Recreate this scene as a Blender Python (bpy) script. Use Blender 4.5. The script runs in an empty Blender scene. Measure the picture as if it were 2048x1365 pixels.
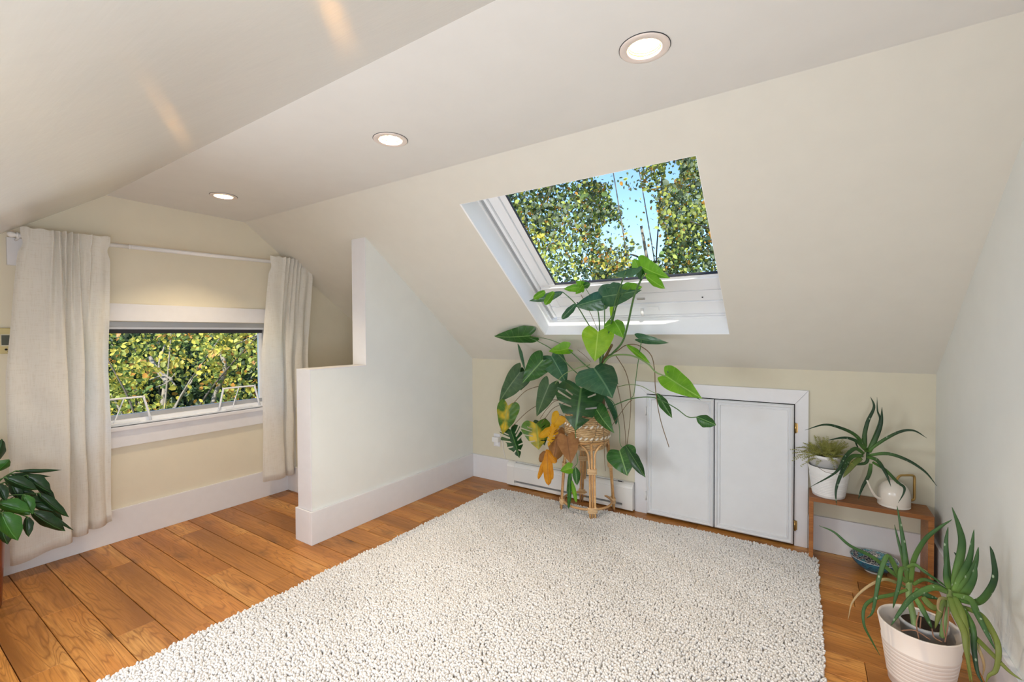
import bpy, bmesh, math, random
import numpy as np
from mathutils import Vector, Matrix
random.seed(7); rng = np.random.default_rng(7)
S = bpy.context.scene
COL = S.collection
PI = math.pi

# ------------------------------------------------------------------ camera
CAM = Vector((0, 0, 1.35)); YAW, PITCH, ROLL, F = .58007, -.01832, -.00474, 900.045
_cy, _sy, _cp, _sp, _cr, _sr = math.cos(YAW), math.sin(YAW), math.cos(PITCH), math.sin(PITCH), math.cos(ROLL), math.sin(ROLL)
_fw = Vector((-_sy, _cy, 0)); _rt = Vector((_cy, _sy, 0)); _up = Vector((0, 0, 1))
VF = _fw*_cp + _up*_sp; _u2 = _up*_cp - _fw*_sp
VR = _rt*_cr + _u2*_sr; VU = _u2*_cr - _rt*_sr
cd = bpy.data.cameras.new('camera'); cam = bpy.data.objects.new('camera', cd); COL.objects.link(cam)
cd.sensor_width = 36; cd.lens = F/2048*36; cd.clip_start = .02; cd.clip_end = 200
cam.matrix_world = Matrix(((VR.x, VU.x, -VF.x, CAM.x), (VR.y, VU.y, -VF.y, CAM.y), (VR.z, VU.z, -VF.z, CAM.z), (0, 0, 0, 1)))
S.camera = cam

def ray(u, v): return VF + VR*((u-1024)/F) - VU*((v-682.5)/F)
def on(u, v, ax, val):            # point of a measured photo position on the plane x, y or z = val
    d = ray(u, v); return CAM + d*((val-CAM[ax])/d[ax])

# ------------------------------------------------------------------ light, sky, exposure
S.view_settings.view_transform = 'Standard'; S.view_settings.look = 'None'
S.view_settings.exposure = 0.34; S.view_settings.gamma = 1.0; S.view_settings.use_curve_mapping = False
wd = bpy.data.worlds.new('sky'); S.world = wd; wd.use_nodes = True
nt = wd.node_tree; bg = nt.nodes['Background']
sky = nt.nodes.new('ShaderNodeTexSky'); sky.sky_type = 'NISHITA'; sky.sun_disc = False
sky.sun_elevation = math.radians(38); sky.sun_rotation = math.radians(150); sky.air_density = 1.0; sky.dust_density = .3; sky.ozone_density = 4.5
nt.links.new(sky.outputs[0], bg.inputs[0]); bg.inputs[1].default_value = 0.24
def light(name, kind, loc, rot=(0, 0, 0), energy=10, color=(1, 1, 1), **k):
    l = bpy.data.lights.new(name, kind); l.energy = energy; l.color = color
    for a, b in k.items(): setattr(l, a, b)
    o = bpy.data.objects.new(name, l); o.location = loc; o.rotation_euler = rot; COL.objects.link(o); return o
sun = light('sun', 'SUN', (0, -4, 8), energy=5.4, color=(1, .95, .85), angle=.01)
sun.rotation_euler = Vector((-.30, .68, -.62)).to_track_quat('-Z', 'Y').to_euler()
# added soft fill lights, out of view under the eaves behind the camera
for loc, aim, en, sx, sy, colr_ in (((-1.1, -.42, .80), (0, .95, -.12), 12, 3.0, .6, (.90, .97, 1.05)),
                                     ((.30, -.30, .95), (-.90, .42, -.10), 22, .9, .7, (.86, .96, 1.08)),
                                     ((-2.3, -.36, .85), (.93, .35, -.06), 23, .9, .6, (.90, .97, 1.04))):
    a = light('fill_light', 'AREA', loc, energy=en, color=colr_, shape='RECTANGLE', size=sx, size_y=sy)
    a.rotation_euler = Vector(aim).to_track_quat('-Z', 'Y').to_euler()

# ------------------------------------------------------------------ materials
def mat(name, color=(.8, .8, .8), rough=.5, metal=0, spec=.5, coat=0):
    m = bpy.data.materials.new(name); m.use_nodes = True
    p = m.node_tree.nodes['Principled BSDF']
    p.inputs['Base Color'].default_value = (*color, 1); p.inputs['Roughness'].default_value = rough
    p.inputs['Metallic'].default_value = metal; p.inputs['Specular IOR Level'].default_value = spec
    p.inputs['Coat Weight'].default_value = coat
    return m
def srgb(r, g, b): return tuple(((c/255/12.92) if c/255 <= .04045 else ((c/255+.055)/1.055)**2.4) for c in (r, g, b))
class G:                                                            # small node-graph helper
    def __init__(s, m): s.t = m.node_tree; s.n = s.t.nodes; s.p = s.n['Principled BSDF']
    def new(s, ty, **k):
        q = s.n.new(ty)
        for a, b in k.items():
            if a in q.inputs.keys() if hasattr(q.inputs, 'keys') else False: q.inputs[a].default_value = b
            else: setattr(q, a, b)
        return q
    def l(s, a, b): s.t.links.new(a, b)
    def coord(s, out='Object', scale=(1, 1, 1), loc=(0, 0, 0)):
        c = s.new('ShaderNodeTexCoord'); mp = s.new('ShaderNodeMapping')
        mp.inputs['Scale'].default_value = scale; mp.inputs['Location'].default_value = loc
        s.l(c.outputs[out], mp.inputs[0]); return mp.outputs[0]
    def noise(s, vec, scale, detail=3, rough=.5, dist=0):
        q = s.new('ShaderNodeTexNoise'); s.l(vec, q.inputs['Vector'])
        q.inputs['Scale'].default_value = scale; q.inputs['Detail'].default_value = detail
        q.inputs['Roughness'].default_value = rough; q.inputs['Distortion'].default_value = dist; return q.outputs['Fac']
    def ramp(s, fac, stops, interp='LINEAR'):
        q = s.new('ShaderNodeValToRGB'); s.l(fac, q.inputs[0]); e = q.color_ramp.elements; q.color_ramp.interpolation = interp
        while len(e) < len(stops): e.new(.5)
        for k, (pos, c) in enumerate(stops):
            e[k].position = pos; e[k].color = (*c, 1) if not isinstance(c, (int, float)) else (c, c, c, 1)
        return q.outputs[0]
    def mix(s, fac, a, b, mode='MIX'):
        q = s.new('ShaderNodeMix'); q.data_type = 'RGBA'; q.blend_type = mode
        for i, v in ((0, fac), (6, a), (7, b)):
            if hasattr(v, 'links'): s.l(v, q.inputs[i])
            else: q.inputs[i].default_value = v if i == 0 else (*v, 1)
        return q.outputs[2]
    def math(s, op, a, b=0):
        q = s.new('ShaderNodeMath'); q.operation = op
        for i, v in ((0, a), (1, b)):
            if hasattr(v, 'links'): s.l(v, q.inputs[i])
            else: q.inputs[i].default_value = v
        return q.outputs[0]
    def bump(s, h, strength=.2, dist=.01):
        b = s.new('ShaderNodeBump'); b.inputs['Strength'].default_value = strength; b.inputs['Distance'].default_value = dist
        s.l(h, b.inputs['Height']); s.l(b.outputs[0], s.p.inputs['Normal'])

def paint(name, c, rough=.6, bumpy=.15, scale=9, spec=.3):
    m = mat(name, c, rough, spec=spec); g = G(m); v = g.coord()
    n = g.noise(v, scale, 4, .55); col = g.mix(.5, c, g.ramp(n, [(.35, tuple(x*.975 for x in c)), (.65, tuple(min(1, x*1.02) for x in c))]))
    g.l(col, g.p.inputs['Base Color']); g.bump(g.noise(v, scale*3, 5, .6), bumpy, .004); return m
M_wall = paint('cream_plaster', (.76, .70, .56), .6)  # the lamp-lit tan of the window wall is put into this cream
M_knee = paint('cream_plaster_shaded', (.68, .635, .505), .6)  # same cream paint, darkened in colour for the shade on the knee wall
M_slope = paint('cream_slope_plaster', (.73, .705, .635), .55)
M_gloss = paint('cream_satin_plaster', (.68, .665, .62), .2, 0, 5, .6)
_g = G(M_gloss); _g.bump(_g.math('ADD', _g.noise(_g.coord('Object', (6, 60, 60)), 1, 3), _g.noise(_g.coord('Object'), 22, 3)), .10, .003)
M_ceil = paint('ceiling_plaster', (.78, .765, .735), .5, .2, 7)
M_rwall = paint('cream_plaster_daylit', (.80, .815, .79), .55, .3, 6)  # same cream paint again, with cool daylight put into its colour
M_trim = paint('white_trim_paint', (.77, .765, .79), .38, .05, 20, .45)
M_reveal = paint('white_reveal_paint', (.94, .95, .96), .5, .03)
M_door = paint('white_door_paint', (.77, .785, .81), .4, .12, 14, .45)
M_vinyl = mat('white_vinyl', (.89, .90, .92), .35)
M_alu = mat('grey_aluminium', (.5, .51, .53), .4, .5)
M_gask_shade = mat('dark_gasket_and_shade', (.03, .03, .035), .6)  # also colours the painted shadow rings of the ceiling lights
M_dark = mat('dark_recess', (.012, .01, .008), .9)
M_white = mat('white_plastic', (.82, .81, .8), .35)
M_chrome = mat('chrome_metal', (.7, .7, .7), .25, 1)
M_brass = mat('brass_metal', (.55, .36, .13), .3, 1)
M_beige = mat('beige_plastic', srgb(205, 190, 135), .45)
M_heater = mat('white_enamel', (.78, .77, .755), .4)

def wood(name, dark, mid, lite, sc=1.0, rough=.36, knots=True):
    m = mat(name, mid, rough, spec=.45); g = G(m)
    c = g.new('ShaderNodeTexCoord'); oi = g.new('ShaderNodeObjectInfo')
    add = g.new('ShaderNodeVectorMath'); add.operation = 'MULTIPLY_ADD'
    comb = g.new('ShaderNodeCombineXYZ')
    for i, k in enumerate((37.0, 19.0, 11.0)): g.l(g.math('MULTIPLY', oi.outputs['Random'], k), comb.inputs[i])
    add.inputs[1].default_value = (1, 1, 1); g.l(c.outputs['Object'], add.inputs[0]); g.l(comb.outputs[0], add.inputs[2])
    mp = g.new('ShaderNodeMapping'); mp.inputs['Scale'].default_value = (.65*sc, 6.5*sc, 6.5*sc); g.l(add.outputs[0], mp.inputs[0])
    big = g.noise(mp.outputs[0], 1.6, 2.5, .45, .25)
    rings = g.math('FRACT', g.math('MULTIPLY', big, 19))
    rings = g.math('ABSOLUTE', g.math('SUBTRACT', rings, .5))
    mp2 = g.new('ShaderNodeMapping'); mp2.inputs['Scale'].default_value = (5*sc, 120*sc, 120*sc); g.l(add.outputs[0], mp2.inputs[0])
    fine = g.noise(mp2.outputs[0], 1.0, 4, .65)
    base = g.ramp(g.noise(mp.outputs[0], .9, 2), [(.3, dark), (.52, mid), (.72, lite)])
    col = g.mix(g.ramp(rings, [(0, .85), (.10, .35), (.24, 0)]), base, dark)
    col = g.mix(g.ramp(fine, [(.35, .5), (.6, 0)]), col, tuple(x*.55 for x in mid))
    # tone differs from piece to piece
    tone = g.ramp(oi.outputs['Random'], [(0, (.84, .80, .78)), (.4, (1, .98, .95)), (.75, (1.0, .92, .84)), (1, (1.12, 1.1, 1.05))])
    col = g.mix(1.0, col, tone, 'MULTIPLY')
    if knots:
        vo = g.new('ShaderNodeTexVoronoi'); mp3 = g.new('ShaderNodeMapping'); mp3.inputs['Scale'].default_value = (2.4, 5.5, 5)
        g.l(add.outputs[0], mp3.inputs[0]); g.l(mp3.outputs[0], vo.inputs['Vector']); vo.inputs['Scale'].default_value = 1
        g.l(g.math('MULTIPLY', oi.outputs['Random'], .4), vo.inputs['W']) if 'W' in vo.inputs and vo.inputs['W'].enabled else None
        kn = g.math('ADD', vo.outputs['Distance'], g.math('MULTIPLY', g.noise(add.outputs[0], 22, 3), .22))
        col = g.mix(g.ramp(kn, [(.10, .85), (.20, .35), (.34, 0)]), col, tuple(x*.28 for x in dark))
        sp = g.noise(add.outputs[0], 60, 2); col = g.mix(g.ramp(sp, [(.72, 0), (.76, .7)]), col, tuple(x*.4 for x in dark))
    g.l(col, g.p.inputs['Base Color']); g.bump(fine, .08, .002)
    g.l(g.ramp(fine, [(.3, rough+.12), (.7, rough-.05)]), g.p.inputs['Roughness'])
    return m
M_floor = wood('honey_floor_wood', (.30, .115, .022), (.56, .24, .052), (.76, .41, .12))
M_bench = wood('warm_bench_wood', (.24, .085, .022), (.38, .15, .042), (.47, .21, .065), 1.6, .4, False)
M_rattan = wood('rattan_cane', (.50, .27, .10), (.66, .40, .18), (.76, .50, .25), 2.5, .4, False)
M_bind = mat('pale_rattan_binding', (.72, .50, .28), .5)

def leafmat(name, c1, c2, vein, trans=.25, rough=.35, patch=None, vfreq=9, slant=.25):
    m = mat(name, c1, rough, spec=.4); g = G(m)
    uv = g.new('ShaderNodeUVMap').outputs[0]
    sx = g.new('ShaderNodeSeparateXYZ'); g.l(uv, sx.inputs[0])
    u = g.math('ABSOLUTE', g.math('SUBTRACT', sx.outputs[0], .5)); v = sx.outputs[1]
    oc = g.coord('Object')
    col = g.mix(g.ramp(g.noise(oc, 18, 3), [(.35, 0), (.65, 1)]), c1, c2)
    if patch:
        pn = g.math('ADD', g.noise(oc, 9, 2), g.math('MULTIPLY', g.math('SUBTRACT', .5, u), patch[1]))
        col = g.mix(g.ramp(pn, [(.62, 0), (.78, 1)]), col, patch[0])
    side = g.math('FRACT', g.math('MULTIPLY', g.math('SUBTRACT', v, g.math('MULTIPLY', u, slant)), vfreq))
    side = g.ramp(g.math('ABSOLUTE', g.math('SUBTRACT', side, .5)), [(0, .4), (.05, 0)])
    mid = g.ramp(u, [(.012, .9), (.03, 0)])
    vm = g.math('MAXIMUM', side, mid)
    col = g.mix(vm, col, vein)
    g.l(col, g.p.inputs['Base Color']); g.bump(vm, .5, .002)
    tr = g.new('ShaderNodeBsdfTranslucent'); g.l(g.mix(1.0, col, (1.3, 1.35, .7), 'MULTIPLY'), tr.inputs[0])
    mx = g.new('ShaderNodeMixShader'); mx.inputs[0].default_value = trans
    out = g.n['Material Output']; g.l(g.p.outputs[0], mx.inputs[1]); g.l(tr.outputs[0], mx.inputs[2]); g.l(mx.outputs[0], out.inputs[0])
    return m
L = dict(
    dark=leafmat('leaf_dark_green', (.010, .050, .012), (.020, .082, .018), (.09, .20, .05), .14, .3),
    mid=leafmat('leaf_mid_green', (.020, .090, .016), (.036, .135, .024), (.2, .36, .12), .2, .32),
    olive=leafmat('leaf_grey_green', (.045, .10, .045), (.07, .14, .06), (.16, .24, .12), .15, .45),
    bright=leafmat('leaf_bright_green', (.14, .36, .02), (.2, .46, .035), (.36, .6, .12), .5, .4),
    lime=leafmat('leaf_lime_green', (.24, .48, .02), (.34, .58, .035), (.5, .72, .14), .55, .4),
    sheen=leafmat('leaf_sky_sheen_green', (.030, .100, .045), (.050, .140, .065), (.14, .26, .13), .12, .25),  # sky reflection on dark leaves, painted in as a paler cool green
    yellowing=leafmat('leaf_yellowing', (.05, .14, .02), (.09, .2, .02), (.3, .34, .05), .25, .4, ((.62, .42, .02), .35)),
    yellow=leafmat('leaf_yellow', (.72, .38, .015), (.8, .47, .03), (.6, .32, .03), .4, .5),
    orange=leafmat('leaf_orange', (.62, .25, .015), (.72, .33, .02), (.4, .16, .02), .35, .5),
    brown=leafmat('leaf_brown', (.24, .105, .03), (.33, .155, .05), (.17, .07, .02), .15, .6),
    lily=leafmat('lily_leaf_green', (.007, .032, .010), (.013, .055, .016), (.05, .15, .05), .1, .3, None, 11, .9),
    lilyb=leafmat('lily_leaf_bright', (.03, .13, .02), (.05, .18, .03), (.1, .28, .07), .2, .3, None, 11, .9),
)
def stemmat(name, c, r=.45): return mat(name, c, r)
M_stem = stemmat('stem_green', (.07, .17, .045)); M_stemp = stemmat('stem_pale_green', (.2, .3, .10)); M_stemb = stemmat('stem_brown', (.16, .10, .04))
M_root = stemmat('root_brown', (.10, .055, .028), .8)
def aloemat(name, base, tip, spots=True):
    m = mat(name, base, .45, spec=.3); g = G(m)
    uv = g.new('ShaderNodeUVMap').outputs[0]; sx = g.new('ShaderNodeSeparateXYZ'); g.l(uv, sx.inputs[0])
    col = g.ramp(sx.outputs[1], [(0, base), (.22, tuple((a+b)/2 for a, b in zip(base, tip))), (.5, tip)])
    if spots:
        vo = g.new('ShaderNodeTexVoronoi'); vo.inputs['Scale'].default_value = 55; g.l(g.coord('Object', (1, 1, .55)), vo.inputs['Vector'])
        col = g.mix(g.ramp(vo.outputs['Distance'], [(.10, .55), (.2, 0)]), col, (.45, .55, .4))
    g.l(col, g.p.inputs['Base Color']); return m
M_aloe = aloemat('aloe_green', (.15, .27, .06), (.032, .088, .024))
M_aloed = aloemat('aloe_deep_green', (.09, .20, .04), (.014, .044, .016))
M_aloeo = aloemat('aloe_olive', (.12, .19, .04), (.14, .17, .035), False)
M_aloey = aloemat('aloe_drying', (.16, .24, .06), (.34, .24, .12), False)
M_soil = paint('dark_soil', (.035, .022, .014), .95, 1, 60)

# ------------------------------------------------------------------ object helpers
def link(o, parent=None):
    COL.objects.link(o)
    if parent is not None: o.parent = parent
    return o
def mesh_obj(name, verts, faces, m, parent=None, smooth=False, uvs=None):
    me = bpy.data.meshes.new(name); me.from_pydata([tuple(v) for v in verts], [], faces); me.materials.append(m)
    if uvs is not None:
        ul = me.uv_layers.new(name='UVMap')
        flat = np.empty(len(me.loops)*2, dtype=np.float32); li = np.empty(len(me.loops), dtype=np.int32)
        me.loops.foreach_get('vertex_index', li); flat[:] = np.array(uvs, dtype=np.float32)[li].ravel(); ul.data.foreach_set('uv', flat)
    if smooth: me.polygons.foreach_set('use_smooth', [True]*len(me.polygons))
    me.update(); return link(bpy.data.objects.new(name, me), parent)
def bm_obj(name, bm, m, parent=None, smooth=False):
    me = bpy.data.meshes.new(name); bm.to_mesh(me); bm.free(); me.materials.append(m)
    if smooth: me.polygons.foreach_set('use_smooth', [True]*len(me.polygons))
    return link(bpy.data.objects.new(name, me), parent)
def np_mesh(name, V, Fc, m, parent=None, smooth=False, colors=None):      # numpy verts (n,3), faces (f,k)
    me = bpy.data.meshes.new(name); k = Fc.shape[1]
    me.vertices.add(len(V)); me.vertices.foreach_set('co', np.ascontiguousarray(V, dtype=np.float32).ravel())
    me.loops.add(Fc.size); me.loops.foreach_set('vertex_index', np.ascontiguousarray(Fc, dtype=np.int32).ravel())
    me.polygons.add(len(Fc)); me.polygons.foreach_set('loop_start', np.arange(0, Fc.size, k, dtype=np.int32))
    me.polygons.foreach_set('loop_total', np.full(len(Fc), k, dtype=np.int32))
    if smooth: me.polygons.foreach_set('use_smooth', np.ones(len(Fc), dtype=bool))
    me.materials.append(m); me.update(calc_edges=True)
    if colors is not None:
        at = me.color_attributes.new('Col', 'FLOAT_COLOR', 'POINT'); c4 = np.ones((len(V), 4), dtype=np.float32); c4[:, :3] = colors
        at.data.foreach_set('color', c4.ravel())
    return link(bpy.data.objects.new(name, me), parent)
def empty(name, loc=(0, 0, 0)):
    o = bpy.data.objects.new(name, None); o.location = loc; o.empty_display_size = .05; return link(o)
def thing(name, label, cat, loc=(0, 0, 0), group=None):
    o = empty(name, loc); o['label'] = label; o['category'] = cat
    if group: o['group'] = group
    return o
def struct(o): o['kind'] = 'structure'; return o
def setp(o, parent):                                                # parent while keeping world-space mesh data
    o.parent = parent; o.matrix_parent_inverse = Matrix.Translation(-Vector(parent.location)); return o
def addbox(bm, x0, x1, y0, y1, z0, z1, bev=0):
    g = bmesh.ops.create_cube(bm, size=1); vs = g['verts']
    for v in vs: v.co = Vector((x0+(v.co.x+.5)*(x1-x0), y0+(v.co.y+.5)*(y1-y0), z0+(v.co.z+.5)*(z1-z0)))
    if bev:
        es = list({e for v in vs for e in v.link_edges})
        bmesh.ops.bevel(bm, geom=es, offset=bev, segments=2, affect='EDGES', profile=.5)
def box(name, b, m, parent=None, bev=0):
    bm = bmesh.new(); addbox(bm, *b, bev=bev); return bm_obj(name, bm, m, parent)
def catmull(P, n=6):
    P = [Vector(p) for p in P]
    if len(P) < 3: return [P[0].lerp(P[-1], i/n) for i in range(n+1)]
    Q = [P[0]*2-P[1]]+P+[P[-1]*2-P[-2]]; out = []
    for i in range(1, len(Q)-2):
        for k in range(n):
            t = k/n; a, b, c, d = Q[i-1], Q[i], Q[i+1], Q[i+2]
            out.append(.5*((2*b)+(-a+c)*t+(2*a-5*b+4*c-d)*t*t+(-a+3*b-3*c+d)*t**3))
    out.append(Q[-2]); return out
def tube_data(P, R, sides=8, flat=1.0, up=None, closed=False):
    """verts, faces, uvs of a tube along points P; R radius per point (or scalar); flat squashes it along its frame normal"""
    n = len(P); R = [R]*n if isinstance(R, (int, float)) else R
    V, Fc, UV = [], [], []; prev = up
    for i, p in enumerate(P):
        t = ((P[(i+1) % n] if closed else P[min(i+1, n-1)])-(P[i-1] if closed or i else P[0])).normalized()
        if prev is None: prev = Vector((0, 0, 1)) if abs(t.z) < .9 else Vector((1, 0, 0))
        a = (prev-t*prev.dot(t))
        a = a.normalized() if a.length > 1e-6 else t.orthogonal().normalized()
        if up is None: prev = a
        b = t.cross(a)
        for k in range(sides):
            q = 2*PI*k/sides; V.append(p+a*(R[i]*flat*math.cos(q))+b*(R[i]*math.sin(q))); UV.append((k/sides, i/max(1, n-1)))
    for i in range(n if closed else n-1):
        for k in range(sides):
            j = (i+1) % n; Fc.append((i*sides+k, i*sides+(k+1) % sides, j*sides+(k+1) % sides, j*sides+k))
    if not closed: Fc.append(tuple(range(sides))[::-1]); Fc.append(tuple((n-1)*sides+k for k in range(sides)))
    return V, Fc, UV
def tube(name, P, R, m, parent=None, sides=8, **k):
    V, Fc, UV = tube_data([Vector(p) for p in P], R, sides, **k); return mesh_obj(name, V, Fc, m, parent, True, UV)
def lathe_data(prof, cx, cy, n=48, z0=0, fn=None, close=False):
    V, Fc = [], []
    for r, z in prof:
        for k in range(n):
            q = 2*PI*k/n; rr = r if fn is None else fn(r, z, q)
            V.append((cx+rr*math.cos(q), cy+rr*math.sin(q), z0+z))
    for i in range(len(prof)-1):
        for k in range(n): Fc.append((i*n+k, i*n+(k+1) % n, (i+1)*n+(k+1) % n, (i+1)*n+k))
    Fc.append(tuple(range(n))[::-1])
    if close: Fc.append(tuple((len(prof)-1)*n+k for k in range(n)))
    return V, Fc
def lathe(name, prof, cx, cy, m, parent=None, n=48, z0=0, fn=None, close=False, smooth=True):
    V, Fc = lathe_data(prof, cx, cy, n, z0, fn, close); return mesh_obj(name, V, Fc, m, parent, smooth)
def merge(parts):
    V, Fc, UV = [], [], []
    for v, f, *u in parts:
        o = len(V); V += list(v); Fc += [tuple(i+o for i in q) for q in f]; UV += (list(u[0]) if u and u[0] else [(0, 0)]*len(v))
    return V, Fc, UV
def disc(name, cx, cy, z, r, m, parent, n=32, wob=0):
    V = [(cx, cy, z+wob)]+[(cx+r*math.cos(2*PI*k/n), cy+r*math.sin(2*PI*k/n), z) for k in range(n)]
    return mesh_obj(name, V, [(0, 1+k, 1+(k+1) % n) for k in range(n)], m, parent, True)

# ------------------------------------------------------------------ room dimensions (metres)
XW, XR, YK, YB = -3.7622, .5964, 3.3427, -.571
ZC, YC, YC2, HK = 2.2427, 1.8532, 1.0018, 1.1104
TN = .76023; TF = (ZC-HK)/(YC2-YB)
HB, TB = .2126, .0169
def roof_z(y): return ZC-TN*(y-YC) if y > YC else (ZC if y > YC2 else ZC-TF*(YC2-y))
LIGHTS = [(-.432, 1.426), (-1.608, 1.442), (-3.154, 1.425)]
WY0, WY1, WZ0, WZ1 = .865, 2.035, .745, 1.437                        # window opening in the left gable
TV = Vector((0, .79607, -.6052)); NV = Vector((0, .6052, .79607)); OV = Vector((0, YC, ZC))
SX0, SX1, ST0, ST1 = -1.6998, -.3974, .236, 1.503                   # skylight opening on the slope
LS = (YK-YC)/TV.y
def sl(x, t, d=0): return Vector((x, 0, 0))+OV+TV*t+NV*d

def solid(o, thick, off=1):
    md = o.modifiers.new('thickness', 'SOLIDIFY'); md.thickness = thick; md.offset = off; md.use_even_offset = False; return o
def grid_mesh(name, polys, m):
    bm = bmesh.new()
    for p in polys: bm.faces.new([bm.verts.new(q) for q in p])
    bmesh.ops.remove_doubles(bm, verts=bm.verts, dist=1e-5)
    bmesh.ops.recalc_face_normals(bm, faces=bm.faces); return bm_obj(name, bm, m)
# left gable wall with its window opening
ys = [YB, WY0, YC2, YC, WY1, YK]; polys = []
for y0, y1 in zip(ys[:-1], ys[1:]):
    if y0 >= WY0 and y1 <= WY1:
        polys.append([(XW, y0, 0), (XW, y1, 0), (XW, y1, WZ0), (XW, y0, WZ0)])
        polys.append([(XW, y0, WZ1), (XW, y1, WZ1), (XW, y1, roof_z(y1)), (XW, y0, roof_z(y0))])
    else: polys.append([(XW, y0, 0), (XW, y1, 0), (XW, y1, roof_z(y1)), (XW, y0, roof_z(y0))])
def thicken(polys, name, m, d):                                     # inner skin, outer skin and rim of a wall
    d = Vector(d); bm = bmesh.new()
    for p in polys: bm.faces.new([bm.verts.new(q) for q in p])
    bmesh.ops.remove_doubles(bm, verts=bm.verts, dist=1e-5)
    r = bmesh.ops.extrude_face_region(bm, geom=bm.faces[:])
    bmesh.ops.translate(bm, vec=d, verts=[v for v in r['geom'] if isinstance(v, bmesh.types.BMVert)])
    bmesh.ops.recalc_face_normals(bm, faces=bm.faces); return struct(bm_obj(name, bm, m))
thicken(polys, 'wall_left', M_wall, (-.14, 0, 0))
pr = [(XR, y, z) for y, z in ((YB, 0), (YK, 0), (YK, HK), (YC, ZC), (YC2, ZC), (YB, HK))]
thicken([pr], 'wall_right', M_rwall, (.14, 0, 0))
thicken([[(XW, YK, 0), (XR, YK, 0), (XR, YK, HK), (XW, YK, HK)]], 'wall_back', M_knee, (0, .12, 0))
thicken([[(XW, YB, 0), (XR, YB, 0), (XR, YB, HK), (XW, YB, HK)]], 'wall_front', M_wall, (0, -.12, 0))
# back slope with skylight hole
xs = [XW-.14, SX0, SX1, XR+.14]; ts = [0, ST0, ST1, LS]; polys = []
for i in range(3):
    for j in range(3):
        if i == 1 and j == 1: continue
        polys.append([sl(xs[i], ts[j]), sl(xs[i+1], ts[j]), sl(xs[i+1], ts[j+1]), sl(xs[i], ts[j+1])])
thicken(polys, 'ceiling_slope_back', M_slope, NV*.14)
thicken([[(XW-.14, YC2, ZC), (XR+.14, YC2, ZC), (XR+.14, YB, HK), (XW-.14, YB, HK)]], 'ceiling_slope_front', M_gloss, (0, -.08, .12))
# flat ceiling with three round cut-outs
polys = []; HR = .062; c = .12
xcuts = sorted(LIGHTS); xprev = XW-.14
for lx, ly in xcuts:
    polys.append([(xprev, YC2, ZC), (lx-c, YC2, ZC), (lx-c, YC, ZC), (xprev, YC, ZC)])
    polys.append([(lx-c, YC2, ZC), (lx+c, YC2, ZC), (lx+c, ly-c, ZC), (lx-c, ly-c, ZC)])
    polys.append([(lx-c, ly+c, ZC), (lx+c, ly+c, ZC), (lx+c, YC, ZC), (lx-c, YC, ZC)])
    n = 32; sq, ci = [], []
    for k in range(n):
        q = 2*PI*k/n; cc, ss = math.cos(q), math.sin(q); mx = max(abs(cc), abs(ss))
        sq.append((lx+c*cc/mx, ly+c*ss/mx, ZC)); ci.append((lx+HR*cc, ly+HR*ss, ZC))
    for k in range(n): polys.append([sq[k], sq[(k+1) % n], ci[(k+1) % n], ci[k]])
    xprev = lx+c
polys.append([(xprev, YC2, ZC), (XR+.14, YC2, ZC), (XR+.14, YC, ZC), (xprev, YC, ZC)])
struct(grid_mesh('ceiling', polys, M_ceil))
struct(box('ceiling_light_block', (XW-.14, XR+.14, YC2-.05, YC+.05, ZC+.13, ZC+.2), M_dark))  # added slab, unseen above the ceiling, blocks stray light
# sub-floor and planks
fl = struct(box('floor', (XW-.14, XR+.14, YB-.12, YK+.12, -.08, -.010), M_dark))
PW = .14655; y0 = .5400-PW*8; gap = .0016
special = {8: [-3.05], 9: [-2.567], 10: [-3.354], 11: [-2.48], 13: [-3.496, -2.43], 23: [.205], 19: [.205]}
def plank(xa, xb, ya, yb):
    cx, cy = (xa+xb)/2, (ya+yb)/2; hx, hy = (xb-xa)/2-gap*.6, (yb-ya)/2-gap; b = .0018
    V = [(sx*hx, sy*hy, -.012) for sx, sy in ((-1, -1), (1, -1), (1, 1), (-1, 1))]+[(sx*hx, sy*hy, -b) for sx, sy in ((-1, -1), (1, -1), (1, 1), (-1, 1))] \
        + [(sx*(hx-b), sy*(hy-b), 0) for sx, sy in ((-1, -1), (1, -1), (1, 1), (-1, 1))]
    Fc = [(i, (i+1) % 4, 4+(i+1) % 4, 4+i) for i in range(4)]+[(4+i, 4+(i+1) % 4, 8+(i+1) % 4, 8+i) for i in range(4)]+[(8, 9, 10, 11)]
    o = mesh_obj('plank', V, Fc, M_floor, fl); o.location = (cx, cy, 0)
row = 0; y = y0
while y < YK-.001:
    ya, yb = max(y, YB), min(y+PW, YK)
    cuts = list(special.get(row, []))
    x = (min(cuts) if cuts else XW+.3+.9*random.random())
    if not cuts: cuts = [x]
    x = max(cuts)
    while x < XR-.5:
        x += random.uniform(.75, 1.25)
        if x < XR-.15 and not (row in (19, 23) and x > -.6): cuts.append(x)
    if row in (19, 23): cuts = [-2.9+.3*(row == 23), -1.7, -.8, .205]
    e = [XW]+sorted(cuts)+[XR]
    if yb-ya > .01:
        for xa, xb in zip(e[:-1], e[1:]): plank(xa, xb, ya, yb)
    y += PW; row += 1
# partition (half wall with stepped end)
PX0, PX1, PE, PE2, PL = -2.7833, -2.6387, 1.6869, 2.1227, 1.1142
prof = [(PE, 0), (YK, 0), (YK, HK), (PE2, roof_z(PE2)), (PE2, PL), (PE, PL)]
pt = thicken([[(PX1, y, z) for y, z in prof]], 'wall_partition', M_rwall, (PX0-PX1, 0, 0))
for nm, b in (('end_board', (PX0-.001, PX1+.001, PE-.006, PE, HB, PL+.001)), ('ledge_board', (PX0-.002, PX1+.001, PE-.006, PE2, PL, PL+.008)), ('post_board', (PX0-.001, PX1+.001, PE2-.005, PE2, PL+.008, roof_z(PE2)-.004))):
    box(nm, b, M_trim, pt, .001)
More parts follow.
